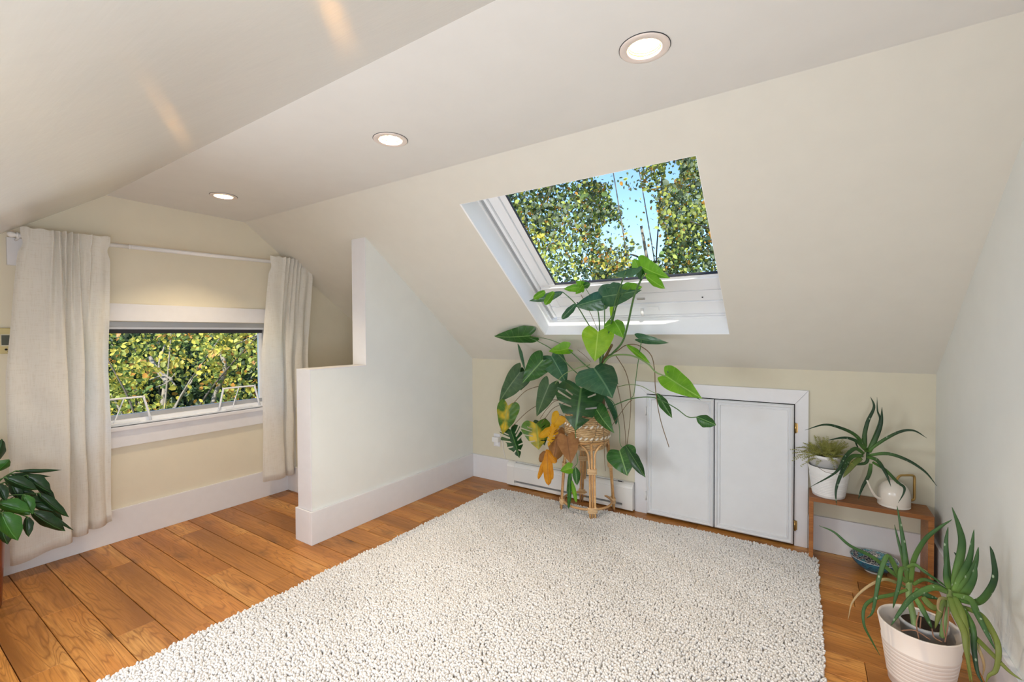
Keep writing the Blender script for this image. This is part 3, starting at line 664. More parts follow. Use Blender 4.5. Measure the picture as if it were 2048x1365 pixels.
# ------------------------------------------------------------------ leaves
def leaf(name, A, T, w, m, parent, kind='heart', roll=0, fold=.25, curl=.12, lobe=.24, nrm=None, bend=0, label=None):
    A, T = Vector(A), Vector(T); d = T-A; Ln = d.length; d.normalize()
    toc = (CAM-A).normalized() if nrm is None else Vector(nrm).normalized()
    nv = (toc-d*toc.dot(d)); nv = nv.normalized() if nv.length > 1e-4 else d.orthogonal().normalized()
    nv = Matrix.Rotation(roll, 3, d) @ nv; lat = nv.cross(d)
    if kind in ('heart', 'slit', 'finger'):
        E2 = catmull([Vector(q) for q in ((0, .0, 0), (.15, -.12, 0), (.32, -.17, 0), (.46, -.07, 0), (.505, .12, 0), (.455, .34, 0), (.34, .58, 0), (.17, .80, 0), (.05, .94, 0), (0, 1, 0))], 4)
        nr = len(E2)-1; nc = 12; V, UV, Fc = [], [], []
        for i, ed in enumerate(E2):
            t = i/nr; mm = t**1.25*.995
            for j in range(nc+1):
                c_ = -1+2*j/nc; ac = abs(c_); sg = 1 if c_ > 0 else -1
                ex, ey = ed.x*(1+.03*math.sin(t*19+sg)), ed.y
                if kind == 'finger': ex *= .88+.12*math.cos(t*2*PI*6)
                bowl = ac**1.25; X_ = sg*ex*ac; Y_ = mm+(ey-mm)*bowl
                z_ = -fold*w*abs(X_)**1.3*.9-curl*Ln*max(0, Y_-.25)**2*1.2-.10*Ln*max(0, -Y_)*fold*4+.010*w*math.sin(t*2*PI*6+j)*ac
                V.append(A+d*(Y_*Ln)+lat*(X_*w+bend*Ln*Y_*Y_)+nv*z_); UV.append((.5+c_/2*min(1, ed.x*2.2+.02), t))
        for i in range(nr):
            for j in range(nc):
                c0 = abs(-1+2*(j+.5)/nc)
                if kind == 'slit' and c0 > .38 and i in (15, 20, 25) and not (j > 6 and i == 15): continue
                if kind == 'slit' and .3 < c0 < .6 and i in (12,): continue
                if kind == 'finger' and c0 > .25 and i in (11, 14, 15, 18, 19, 23, 27): continue
                k = i*(nc+1)+j; Fc.append((k, k+1, k+nc+2, k+nc+1))
        o = mesh_obj(name, V, Fc, m, None, True, UV); setp(o, parent)
        if label: o['label'] = label
        return o
    ns, nc = (30, 12) if kind in ('slit', 'finger') else (16, 8)
    V, UV, Fc = [], [], []
    for i in range(ns+1):
        s = i/ns
        if kind == 'strip': hw = math.sin(PI*min(1, s*.94+.03))**.55
        elif kind == 'lance': hw = math.sin(PI*(s*.98+.01)**.8)**.9
        else: hw = (min(1, (s+.10)/.34))**.55*(1-max(0, (s-.30)/.70)**1.75)**.95 if s < 1 else .0
        if kind != 'strip' and s > .93: hw = max(.02, hw*.8)
        if s >= 1: hw = .012
        for j in range(nc+1):
            c_ = -1+2*j/nc; ac = abs(c_)
            back = lobe*Ln*(ac**1.3)*max(0, 1-s*2.4)**1.5 if kind in ('heart', 'slit', 'finger') else 0
            wv = 1+.05*math.sin(s*17+j)
            if kind == 'finger': wv *= .86+.14*math.cos(s*26)
            p = A+d*(s*Ln-back)+lat*(c_*w/2*hw*wv*(1-.10*fold*ac))
            p += nv*(-fold*w/2*hw*(ac**1.5)-curl*Ln*(s-.35)**2*(1 if s > .35 else .4)+.012*w*math.sin(s*20+c_*4))
            p += lat*bend*Ln*s*s
            V.append(p); UV.append((.5+c_/2*hw, s))
    for i in range(ns):
        for j in range(nc):
            c0 = abs(-1+2*(j+.5)/nc)
            if kind == 'slit' and c0 > (.30 if (i//4) % 2 else .38) and i % 5 == 4 and 5 < i < ns-3 and not (c0 > .9 and i % 2): continue
            if kind == 'finger' and c0 > .25 and i % 5 in (3, 4) and 4 < i < ns-2: continue
            k = i*(nc+1)+j; Fc.append((k, k+1, k+nc+2, k+nc+1))
    o = mesh_obj(name, V, Fc, m, None, True, UV); setp(o, parent)
    if label: o['label'] = label
    return o

# ------------------------------------------------------------------ plant stand, basket, monstera
SC = Vector((-1.375, 3.125, 0)); A0 = math.atan2(-.145, .100)
st = thing('rattan_plant_stand', 'four legged rattan cane plant stand under the wicker basket', 'plant stand', SC)
RT, ZT, RB = .152, .548, .192
def pol(r, a, z): return SC+Vector((r*math.cos(a), r*math.sin(a), z))
def ring(name, r, z, rr, m): 
    P = [pol(r, 2*PI*k/48, z) for k in range(48)]; V, Fc, UV = tube_data(P, rr, 8, closed=True, up=Vector((0, 0, 1))); return setp(mesh_obj(name, V, Fc, m, None, True, UV), st)
ring('top_ring', RT, ZT, .009, M_rattan); ring('lower_ring', RB-.012, .085, .0085, M_rattan); ring('seat_ring', RT-.035, ZT-.055, .007, M_rattan)
for k in range(4):
    a = A0+k*PI/2
    foot = .012 if k != 2 else 0.001
    leg = setp(tube('leg', [pol(RB+.008, a, foot), pol(RT+.004, a, ZT)], .0088, M_rattan, None, 8), st)
    tn = Vector((-math.sin(a), math.cos(a), 0)); lv = (pol(RT+.004, a, ZT)-pol(RB+.008, a, foot)).normalized()
    for s in (-1, 1):
        P = [pol(RB+.008, a, foot)+tn*s*.0185]
        P += [pol(RB+.008-(RB-RT)*.55, a, .33)+tn*s*.0175, pol(RT+.016, a, .42)+tn*s*.021]
        for q, z in ((.16, .475), (.30, .515), (.50, .538)): P.append(pol(RT+.006, a+s*q, z))
        setp(tube('side_cane', catmull(P, 6), .0078, M_rattan, None, 8), st)
    for z in (.355, .085):
        c0 = pol(RB+.008-(RB-RT+.004)*(z/ZT), a, z)
        for q in range(4):
            zc_ = z-.015+q*.010; P = []
            for h in range(20):
                g = 2*PI*h/20; P.append(c0+Vector((0, 0, zc_-z))+tn*(.031*math.copysign(abs(math.cos(g))**.6, math.cos(g)))+Vector((math.cos(a), math.sin(a), 0))*(.0135*math.copysign(abs(math.sin(g))**.8, math.sin(g))))
            V, Fc, UV = tube_data(P, .0048, 5, closed=True, up=Vector((0, 0, 1))); b = mesh_obj('binding', V, Fc, M_bind, None, True, UV); setp(b, st)
bk = thing('wicker_basket', 'round woven wicker basket planter with two white stitched bands', 'basket', SC+Vector((0, 0, ZT-.06)))
def wickmat():
    m = mat('natural_wicker', (.62, .43, .22), .75); g = G(m); n = g.noise(g.coord('Object', (1, 1, 6)), 45, 3)
    g.l(g.ramp(n, [(.3, (.38, .22, .09)), (.5, (.60, .40, .20)), (.72, (.76, .58, .35))]), g.p.inputs['Base Color']); g.bump(n, .3, .002); return m
M_wick = wickmat(); M_cream = mat('cream_rope', (.80, .72, .60), .8)
zb, zt = .492, .757; nrow = 20
def brad(z): t = (z-zb)/(zt-zb); return .122+.040*math.sin(min(1, t*1.9)*PI*.5)-.006*max(0, t-.72)/.28
for k in range(nrow):
    z = zb+(zt-zb)*(k+.5)/nrow; bandrow = k in (4, 10)
    P = []
    for h in range(96):
        a = 2*PI*h/96; P.append(SC+Vector(((brad(z)+.0035*math.sin(a*24+PI*(k % 2)))*math.cos(a), (brad(z)+.0035*math.sin(a*24+PI*(k % 2)))*math.sin(a), z+.0012*math.sin(a*5+k))))
    V, Fc, UV = tube_data(P, .0066, 6, closed=True, up=Vector((0, 0, 1)))
    setp(mesh_obj('coil', V, Fc, M_wick, None, True, UV), bk)
for z in (.585, .672):
    for h in range(26):
        a = 2*PI*h/26; r = brad(z)+.007
        p0 = SC+Vector((r*math.cos(a-.07), r*math.sin(a-.07), z-.009)); p1 = SC+Vector((r*math.cos(a+.07), r*math.sin(a+.07), z+.009))
        pm = (p0+p1)/2+Vector((math.cos(a), math.sin(a), 0))*.004
        V, Fc, UV = tube_data([p0, pm, p1], [.006, .0085, .006], 6, flat=.6, up=Vector((math.cos(a), math.sin(a), 0))); setp(mesh_obj('stitch', V, Fc, M_cream, None, True, UV), bk)
lathe_ = lathe('base', [(.118, zb), (.124, zb+.004), (.001, zb+.006)], SC.x, SC.y, M_wick); setp(lathe_, bk)
mo = thing('monstera_plant', 'tall sprawling monstera with green, yellow and brown leaves in the wicker basket', 'plant', SC+Vector((0, 0, .50)))
pot = lathe('nursery_pot', [(.100, .505), (.132, .755), (.140, .756), (.140, .776), (.133, .776), (.128, .735), (.001, .73)], SC.x, SC.y, M_white, None, 40); setp(pot, mo)
so = disc('soil', SC.x, SC.y, .728, .122, M_soil, None, 32, .02); setp(so, mo)
def MP(u, v, y):                                                    # keeps every leaf inside the room, in front of slope and knee wall
    y = min(y, YK-.075)
    for _ in range(60):
        p = on(u, v, 1, y)
        if p.z < roof_z(p.y)-.05: return p
        y -= .02
    return p
# stems: (points (u, v, y)), radius, material
ST = [
 ([(1206, 845, 3.13), (1207, 800, 3.12), (1201, 760, 3.10), (1199, 735, 3.06), (1212, 712, 3.0), (1224, 690, 2.92)], .013, M_stemb, 'trunk'),
 ([(1199, 738, 3.05), (1203, 700, 2.98), (1218, 664, 2.80), (1229, 610, 2.60), (1240, 575, 2.45), (1252, 543, 2.33)], .0055, M_stem),
 ([(1208, 722, 3.02), (1227, 705, 2.95), (1245, 684, 2.85), (1256, 648, 2.70), (1268, 594, 2.5), (1284, 556, 2.38), (1289, 549, 2.36)], .0075, M_stem),
 ([(1201, 728, 3.02), (1212, 690, 2.95), (1226, 640, 2.75), (1233, 610, 2.62), (1240, 585, 2.52)], .006, M_stem),
 ([(1200, 725, 3.04), (1193, 680, 2.9), (1170, 638, 2.75), (1150, 607, 2.65), (1125, 584, 2.6)], .0045, M_stem),
 ([(1197, 715, 3.02), (1199, 660, 2.85), (1197, 628, 2.75), (1192, 611, 2.68)], .0048, M_stem),
 ([(1206, 715, 3.0), (1209, 664, 2.84), (1209, 611, 2.65)], .0045, M_stem),
 ([(1210, 700, 3.0), (1213, 655, 2.82), (1228, 625, 2.68), (1245, 590, 2.55), (1262, 578, 2.5)], .004, M_stem),
 ([(1203, 733, 3.02), (1222, 713, 2.95), (1260, 711, 2.85), (1293, 726, 2.78), (1312, 745, 2.75), (1332, 753, 2.74)], .0065, M_stemp),
 ([(1214, 712, 3.0), (1232, 704, 2.97), (1252, 691, 2.93), (1276, 691, 2.9), (1301, 709, 2.9), (1309, 740, 2.9), (1311, 779, 2.9), (1320, 836, 2.92), (1338, 895, 2.95)], .0036, M_stemb),
 ([(1232, 712, 3.02), (1252, 746, 3.03), (1261, 790, 3.05), (1260, 840, 3.07), (1254, 890, 3.08)], .0032, M_stemb),
 ([(1230, 760, 3.05), (1237, 783, 3.06), (1248, 841, 3.08), (1252, 892, 3.09)], .003, M_stemb),
 ([(1283, 681, 2.88), (1274, 740, 2.95), (1268, 787, 2.98), (1262, 797, 3.0)], .003, M_stem),
 ([(1215, 818, 3.1), (1240, 806, 3.05), (1268, 797, 3.0), (1309, 796, 2.95), (1350, 816, 2.92), (1375, 834, 2.9), (1394, 835, 2.88)], .0042, M_stem),
 ([(1236, 774, 3.08), (1256, 770, 3.04), (1280, 772, 3.0), (1300, 782, 2.97), (1315, 789, 2.96)], .0028, M_stemp),
 ([(1190, 765, 3.1), (1153, 746, 3.08), (1112, 705, 3.02), (1079, 685, 2.98), (1059, 676, 2.96)], .0045, M_stem),
 ([(1195, 748, 3.08), (1170, 730, 3.05), (1137, 700, 3.0)], .0055, M_stem),
 ([(1137, 700, 3.0), (1116, 686, 2.99), (1088, 677, 2.97), (1062, 675, 2.96)], .0028, M_stem),
 ([(1180, 730, 3.02), (1157, 736, 2.98), (1130, 748, 2.96), (1110, 768, 2.95)], .004, M_stemp),
 ([(1175, 785, 3.08), (1150, 779, 3.06), (1110, 771, 3.04), (1079, 773, 3.02), (1051, 783, 3.0), (1026, 808, 2.98)], .0034, M_stemb),
 ([(1180, 800, 3.1), (1116, 800, 3.06), (1088, 805, 3.04), (1055, 824, 3.02), (1022, 856, 3.0)], .0034, M_stemb),
 ([(1180, 806, 3.1), (1118, 801, 3.03), (1096, 816, 3.0), (1080, 838, 2.98)], .0028, M_stemb),
 ([(1150, 800, 3.1), (1110, 815, 3.05), (1094, 832, 3.02), (1083, 848, 3.0)], .0025, M_stemb),
 ([(1193, 760, 3.06), (1186, 748, 2.98), (1190, 737, 2.92)], .005, M_stemp),
 ([(1196, 770, 3.06), (1176, 768, 2.98), (1163, 778, 2.92)], .0055, M_stem),
 ([(1208, 792, 3.1), (1228, 808, 3.05), (1238, 850, 3.02), (1240, 886, 3.0), (1246, 898, 3.0)], .0032, M_stem),
 ([(1151, 861, 2.96), (1153, 905, 2.95), (1155, 925, 2.94), (1146, 938, 2.94)], .003, M_stem),
 ([(1264, 800, 3.02), (1252, 812, 3.02), (1223, 853, 3.0)], .0028, M_stemb),
 ([(1207, 845, 2.93), (1209, 914, 2.93), (1211, 943, 2.94)], .0026, M_stemb),
 ([(1155, 700, 3.05), (1170, 712, 3.06), (1182, 724, 3.06)], .002, M_stemb),
 ([(1162, 590, 2.7), (1180, 625, 2.75), (1195, 660, 2.84)], .0022, M_stemb),
 ([(1170, 575, 2.66), (1185, 600, 2.7)], .002, M_stem),
 ([(1143, 850, 2.95), (1130, 835, 3.0), (1118, 829, 3.0)], .0025, M_stemb),
 ([(1137, 880, 2.93), (1128, 862, 2.96), (1119, 855, 2.98)], .0025, M_stemb),
 ([(1196, 845, 2.96), (1185, 885, 2.95), (1160, 893, 2.95)], .0026, M_stemb),
]
for q in ST:
    P = catmull([MP(*p) for p in q[0]], 6); n = len(P); r = q[1]
    setp(tube(q[3] if len(q) > 3 else 'stem', P, [r*(1-.35*i/n) for i in range(n)], q[2], None, 7), mo)
k = 3.35/F                                                          # metres per photo pixel at the plant
LV = [  # base(u,v,y), tip(u,v,y), width px, material, kind, roll, fold, curl
 ((1285, 532, 2.38), (1222, 546, 2.34), 26, 'sheen', 'lance', .9, .5, .15),
 ((1280, 532, 2.38), (1336, 560, 2.34), 38, 'bright', 'heart', .6, .35, .1),
 ((1290, 551, 2.37), (1328, 578, 2.34), 22, 'bright', 'lance', .3, .3, .1),
 ((1280, 545, 2.38), (1268, 517, 2.36), 22, 'bright', 'lance', .2, .2, .1),
 ((1283, 531, 2.39), (1284, 562, 2.37), 18, 'dark', 'lance', -.5, .3, .2),
 ((1125, 584, 2.6), (1056, 600, 2.55), 20, 'sheen', 'lance', .7, .4, .12),
 ((1090, 583, 2.57), (1066, 597, 2.55), 15, 'bright', 'strip', .2, .3, .1),
 ((1108, 584, 2.58), (1090, 610, 2.56), 16, 'bright', 'strip', .1, .3, .1),
 ((1163, 574, 2.64), (1126, 578, 2.6), 16, 'bright', 'lance', .4, .3, .1),
 ((1166, 570, 2.64), (1150, 590, 2.62), 16, 'bright', 'lance', .2, .3, .1),
 ((1162, 574, 2.64), (1180, 568, 2.62), 14, 'mid', 'lance', .2, .3, .1),
 ((1163, 572, 2.64), (1166, 587, 2.62), 10, 'bright', 'lance', .2, .3, .1),
 ((1160, 575, 2.65), (1162, 563, 2.62), 20, 'bright', 'lance', .2, .3, .1),
 ((1205, 594, 2.62), (1276, 583, 2.48), 44, 'sheen', 'heart', .35, .3, .1),
 ((1204, 598, 2.66), (1148, 612, 2.6), 40, 'sheen', 'heart', .5, .35, .08),
 ((1152, 608, 2.6), (1123, 638, 2.56), 15, 'sheen', 'strip', .3, .4, .2),
 ((1236, 580, 2.56), (1282, 576, 2.48), 22, 'bright', 'lance', .4, .4, .1),
 ((1214, 576, 2.60), (1248, 574, 2.54), 18, 'sheen', 'lance', .6, .3, .1),
 ((1222, 606, 2.66), (1220, 640, 2.74), 12, 'lime', 'lance', .6, .3, .1),
 ((1196, 664, 2.78), (1189, 724, 2.76), 60, 'lime', 'heart', .05, .12, .06),
 ((1229, 643, 2.74), (1247, 671, 2.70), 34, 'bright', 'heart', -.2, .5, .25),
 ((1230, 645, 2.74), (1207, 655, 2.72), 20, 'bright', 'lance', .2, .4, .2),
 ((1060, 672, 2.96), (984, 678, 2.92), 38, 'mid', 'heart', -.45, .25, .12),
 ((1136, 698, 2.99), (1096, 706, 2.96), 27, 'bright', 'heart', -.4, .3, .14),
 ((1035, 688, 3.05), (1048, 742, 3.02), 9, 'sheen', 'lance', .8, .4, .1),
 ((1040, 745, 3.05), (994, 806, 2.98), 44, 'olive', 'heart', .15, .35, .14),
 ((1050, 744, 3.10), (1040, 782, 3.08), 30, 'dark', 'heart', .1, .3, .1),
 ((1086, 720, 2.96), (1044, 767, 2.90), 46, 'mid', 'heart', .1, .22, .08),
 ((1103, 713, 3.02), (1134, 767, 2.98), 46, 'sheen', 'heart', -.2, .25, .1),
 ((1188, 737, 2.90), (1226, 790, 2.80), 82, 'sheen', 'heart', -.25, .28, .14),
 ((1200, 742, 2.98), (1238, 765, 2.94), 34, 'dark', 'heart', -.7, .3, .1),
 ((1162, 777, 2.93), (1151, 862, 2.84), 92, 'dark', 'slit', .05, .22, .10),
 ((1098, 770, 2.95), (1071, 836, 2.93), 38, 'olive', 'heart', .25, .45, .12),
 ((1016, 812, 2.98), (1004, 870, 2.95), 44, 'yellowing', 'heart', .1, .25, .08),
 ((1021, 860, 3.02), (1040, 916, 2.98), 46, 'dark', 'finger', -.1, .2, .08),
 ((1072, 848, 2.97), (1078, 900, 2.93), 56, 'yellowing', 'slit', .1, .25, .1),
 ((1082, 846, 3.04), (1090, 892, 3.02), 32, 'dark', 'heart', -.4, .3, .1),
 ((1119, 832, 3.0), (1103, 856, 2.97), 30, 'yellow', 'heart', .2, .3, .2),
 ((1108, 855, 2.97), (1076, 875, 2.93), 17, 'yellow', 'strip', .3, .4, .2),
 ((1108, 856, 2.96), (1095, 895, 2.92), 22, 'yellow', 'finger', .1, .5, .1),
 ((1117, 860, 3.0), (1126, 880, 2.98), 22, 'brown', 'heart', .1, .3, .2),
 ((1116, 872, 2.99), (1106, 926, 2.95), 36, 'brown', 'lance', .2, .35, .1),
 ((1120, 875, 2.98), (1130, 900, 2.95), 14, 'orange', 'lance', .2, .35, .1),
 ((1134, 874, 2.93), (1141, 928, 2.88), 42, 'brown', 'heart', .05, .2, .08),
 ((1090, 903, 2.97), (1077, 925, 2.94), 14, 'brown', 'strip', .2, .3, .5),
 ((1092, 900, 2.96), (1112, 926, 2.94), 16, 'orange', 'strip', .1, .4, .1),
 ((1094, 905, 2.95), (1097, 972, 2.92), 20, 'orange', 'strip', .1, .3, .05),
 ((1092, 915, 2.95), (1076, 960, 2.93), 10, 'orange', 'strip', .1, .3, .05),
 ((1099, 915, 2.95), (1105, 960, 2.93), 8, 'orange', 'strip', .1, .3, .05),
 ((1093, 903, 2.96), (1093, 925, 2.94), 26, 'brown', 'lance', .1, .3, .05),
 ((1143, 937, 2.92), (1119, 944, 2.90), 22, 'bright', 'heart', -.3, .3, .2),
 ((1151, 935, 2.93), (1154, 972, 2.90), 16, 'mid', 'lance', .2, .3, .1),
 ((1141, 940, 2.93), (1137, 1020, 2.91), 9, 'mid', 'strip', .2, .3, .04),
 ((1143, 962, 2.93), (1152, 1006, 2.91), 9, 'bright', 'strip', .2, .3, .04),
 ((1139, 940, 2.94), (1133, 985, 2.92), 3.5, 'mid', 'strip', .2, .3, .04),
 ((1193, 820, 2.95), (1222, 866, 2.88), 32, 'mid', 'heart', .3, .35, .2),
 ((1206, 790, 3.08), (1236, 850, 3.02), 15, 'sheen', 'strip', .5, .5, -.15),
 ((1239, 902, 3.0), (1254, 952, 2.94), 58, 'mid', 'heart', .05, .2, .08),
 ((1252, 893, 3.02), (1291, 955, 2.96), 24, 'dark', 'lance', -.3, .3, .05),
 ((1331, 752, 2.74), (1402, 798, 2.70), 44, 'bright', 'heart', .3, .3, .1),
 ((1334, 742, 2.75), (1402, 800, 2.72), 14, 'sheen', 'lance', -.6, .3, .05),
 ((1393, 834, 2.88), (1432, 850, 2.86), 26, 'mid', 'lance', -.2, .3, .1),
 ((1314, 787, 2.96), (1344, 836, 2.93), 19, 'mid', 'lance', .2, .4, .12),
 ((1277, 678, 2.88), (1336, 689, 2.85), 20, 'sheen', 'heart', .7, .3, .1),
 ((1252, 690, 2.92), (1300, 728, 2.88), 13, 'bright', 'lance', .4, .4, .05),
]
LBL = {'yellow': 'yellow dying leaf', 'orange': 'orange dried leaf', 'brown': 'brown withered leaf', 'yellowing': 'green leaf turning yellow', 'lime': 'lime green young leaf'}
for A_, T_, w, mk, kd, rl, fd, cu in LV:
    pa = MP(*A_); dist = (pa-CAM).dot(VF)
    leaf('leaf', pa, MP(*T_), w*dist/F*1.04, L[mk], mo, kd, rl+random.uniform(-.22, .22), fd*1.7, cu*1.5, label=LBL.get(mk))

# ------------------------------------------------------------------ bench
BX0, BX1, BY0, BY1, BH = .0165, .560, 3.135, YK-TB-.002, .383
be = thing('low_bench', 'low warm brown wooden bench holding white pot and watering can', 'bench', ((BX0+BX1)/2, (BY0+BY1)/2, 0))
for nm, b in (('top', (BX0, BX1, BY0, BY1, BH-.024, BH)), ('side_panel', (BX0, BX0+.022, BY0+.001, BY1, 0, BH-.0245)), ('side_panel', (BX1-.024, BX1, BY0+.001, BY1, 0, BH-.0245))):
    o = box(nm, (b[0]-b[0]/2-b[1]/2, b[1]-b[0]/2-b[1]/2, b[2]-b[2]/2-b[3]/2, b[3]-b[2]/2-b[3]/2, b[4]-(b[4]+b[5])/2, b[5]-(b[4]+b[5])/2), M_bench, None, .0015)
    if nm == 'side_panel':
        for v in o.data.vertices: pass
    o.parent = be; o.location = Vector(((b[0]+b[1])/2, (b[2]+b[3])/2, (b[4]+b[5])/2))-be.location
# ribbed pot with nested nursery pot, fern and aloe
PC = Vector((.112, 3.225, BH))
rp = thing('ribbed_planter', 'white ribbed round planter at the left end of the bench', 'pot', PC)
def ribprof(r0, r1, h, n, za, zb_, amp, wall=.004):
    pf = [(.001, .001), (r0-.004, .0), (r0, .004)]
    N = n*6
    for i in range(N+1):
        z = za+(zb_-za)*i/N; pf.append((r0+(r1-r0)*z/h-amp*(abs(math.sin(PI*n*i/N)) < .35), z))
    pf += [(r1, h-.004), (r1-.001, h), (r1-wall, h), (r1-wall-.001, h-.01), (r0-wall, .012), (.001, .011)]
    return pf
setp(lathe('body', ribprof(.080, .104, .178, 12, .012, .128, .0034), PC.x, PC.y, M_white, None, 56, BH), rp)
fp = thing('fern_plant', 'feathery golden green asparagus fern in a small white inner pot', 'plant', PC+Vector((-.018, 0, .1)))
fc = PC+Vector((-.016, .004, .030))
setp(lathe('nursery_pot', [(.060, .0), (.080, .195), (.086, .196), (.086, .212), (.082, .212), (.078, .19), (.001, .188)], fc.x, fc.y, M_white, None, 40, fc.z), fp)
setp(disc('soil', fc.x, fc.y, fc.z+.192, .078, M_soil, None, 32, .008), fp)
def fern():
    V, Fc = [], []; base = Vector((fc.x, fc.y, fc.z+.193)); r = random.Random(5)
    def tri(p, d, ln, wd):
        s = d.cross(Vector((r.uniform(-1, 1), r.uniform(-1, 1), r.uniform(-1, 1)))).normalized()*wd
        i = len(V); V.extend([p-s, p+s, p+d*ln]); Fc.append((i, i+1, i+2))
    for k in range(110):
        a = r.uniform(0, 2*PI); el = r.uniform(.25, 1.5); ln = r.uniform(.08, .15)*(1.15 if el < .7 else .85)
        d = Vector((math.cos(a)*math.cos(el), math.sin(a)*math.cos(el), math.sin(el)))
        p = base+Vector((math.cos(a), math.sin(a), 0))*r.uniform(0, .05); pts = [p.copy()]
        for s in range(12):
            d = (d+Vector((0, 0, -.07))+Vector((r.uniform(-1, 1), r.uniform(-1, 1), r.uniform(-1, 1)))*.06).normalized(); p = p+d*ln/12
            if p.y > YK-.02: p.y = YK-.02
            pts.append(p.copy())
            if s > 2:
                for b in range(5):
                    side = d.cross(Vector((r.uniform(-.4, .4), r.uniform(-.4, .4), 1))).normalized()*(1 if b % 2 else -1)
                    dd = (side+d*.8+Vector((0, 0, r.uniform(-.3, .3)))).normalized(); L_ = .022*(1-s/14)
                    tri(p, dd, L_, .0007)
                    for c_ in range(5): tri(p+dd*L_*(c_+1)/6, (dd+Vector((r.uniform(-1, 1), r.uniform(-1, 1), r.uniform(-1, 1)))*.9).normalized(), .008, .0006)
        for i in range(len(pts)-1): tri(pts[i], (pts[i+1]-pts[i]).normalized(), (pts[i+1]-pts[i]).length*1.3, .0009)
    m = mat('fern_gold_green', (.36, .36, .09), .6); o = mesh_obj('foliage', V, Fc, m); setp(o, fp); o['kind'] = 'stuff'
fern()
# aloe strands
def strand(name, pts, w, m, parent, ax=1, flat=.34, taper=1.0, label=None, cl=None, sides=8):
    P = [on(u, v, ax, q) for u, v, q in pts]
    for p in P:
        p.x = min(p.x, XR-.012)
        if p.y > YK-.02: p.y = YK-.02
    P = catmull(P, 7); n = len(P); R = []
    for i in range(n):
        t = i/(n-1); R.append(max(.0006, w/2*min(1, .75+t*1.2)*(1-t**2.2*taper)**.8 if t < 1 else .0006))
    upv = (CAM-P[0]).normalized()
    V, Fc, UV = tube_data(P, R, sides, flat=flat, up=upv)
    o = mesh_obj(name, V, Fc, m, None, True, UV); setp(o, parent)
    if label: o['label'] = label
    return o
al = thing('aloe_plant', 'spreading dark green aloe arching over bench and watering can', 'plant', PC+Vector((.02, -.02, .15)))
c0 = (1733, 912)
AL = [([(1733, 905, 3.19), (1728, 880, 3.19), (1735, 845, 3.19), (1748, 815, 3.20), (1741, 794, 3.2)], .022),
 ([(1736, 900, 3.19), (1750, 870, 3.19), (1760, 840, 3.19), (1755, 822, 3.2), (1754, 795, 3.21)], .013),
 ([(1738, 905, 3.18), (1750, 880, 3.18), (1762, 848, 3.18), (1764, 815, 3.19)], .026),
 ([(1732, 905, 3.2), (1732, 880, 3.2), (1733, 850, 3.21)], .012),
 ([(1733, 902, 3.19), (1712, 872, 3.16), (1680, 856, 3.12), (1648, 850, 3.1), (1610, 861, 3.08)], .019),
 ([(1730, 900, 3.18), (1715, 884, 3.14), (1690, 876, 3.1), (1655, 881, 3.05)], .020),
 ([(1736, 903, 3.18), (1765, 882, 3.16), (1800, 864, 3.14), (1828, 862, 3.12), (1854, 877, 3.1)], .017),
 ([(1738, 911, 3.17), (1775, 908, 3.14), (1815, 921, 3.10), (1850, 944, 3.06), (1874, 973, 3.03)], .018),
 ([(1734, 914, 3.16), (1755, 922, 3.12), (1772, 948, 3.08), (1782, 974, 3.06)], .020),
 ([(1745, 925, 3.16), (1770, 940, 3.1), (1795, 965, 3.05), (1808, 975, 3.03), (1807, 988, 3.02), (1796, 1007, 3.01)], .016),
 ([(1728, 908, 3.17), (1710, 898, 3.1), (1690, 915, 3.03), (1672, 945, 2.98), (1620, 975, 2.95)], .021),
 ([(1726, 912, 3.16), (1702, 915, 3.08), (1684, 945, 3.0), (1672, 980, 2.97), (1673, 1012, 2.96)], .022),
 ([(1742, 928, 3.18), (1738, 950, 3.18), (1725, 975, 3.18), (1716, 1000, 3.18)], .020),
 ([(1728, 895, 3.2), (1712, 885, 3.18), (1720, 905, 3.2)], .012),
 ([(1722, 916, 3.17), (1708, 928, 3.15), (1694, 945, 3.13), (1686, 956, 3.12)], .030)]
for i, (p, w) in enumerate(AL): strand('leaf', p, w, M_aloeo if i == 14 else M_aloed, al, flat=.3 if i != 14 else .15, label='broad olive green leaf' if i == 14 else None)
setp(tube('stem', catmull([PC+Vector((.03, -.01, .12)), on(1672, 930, 1, 3.2), on(1705, 929, 1, 3.2), on(1732, 926, 1, 3.19), on(1736, 905, 1, 3.19)], 6), [.008]*25, M_aloe, None, 8), al)
for pts in ([(1636, 935, 3.12), (1652, 945, 3.09), (1675, 949, 3.08)], [(1690, 920, 3.12), (1680, 935, 3.09), (1668, 940, 3.08)]):
    setp(tube('root', catmull([on(*q[:2], 1, q[2]) for q in pts], 5), .0012, M_root, None, 5), al)
# watering can
WC = Vector((.408, 3.225, BH))
wc = thing('watering_can', 'small cream domed watering can with thin spout and brass handle', 'watering can', WC)
M_can = mat('glossy_cream_enamel', (.78, .72, .64), .22, coat=.3)
pf = [(.001, .0), (.068, .0), (.072, .004)]
for k in range(15):
    t = k/14; z = .004+.138*t; r = .072*(1-max(0, (t-.30)/.70)**2.6)**.5 if t < 1 else .012
    pf.append((max(r, .014), z))
pf += [(.001, .143)]
def canfn(r, z, q): return r
setp(lathe('body', pf, WC.x, WC.y, M_can, None, 48, BH), wc)
setp(lathe('lid_knob', [(.001, .141), (.006, .142), (.0075, .147), (.006, .152), (.001, .153)], WC.x, WC.y, M_brass, None, 20, BH), wc)
e1 = Vector((VR.x, VR.y, 0)).normalized()
def wp(a, z): return WC+e1*a+Vector((0, 0, z))
P = catmull([wp(-.060, .040), wp(-.085, .042), wp(-.108, .060), wp(-.128, .095), wp(-.150, .142)], 7)
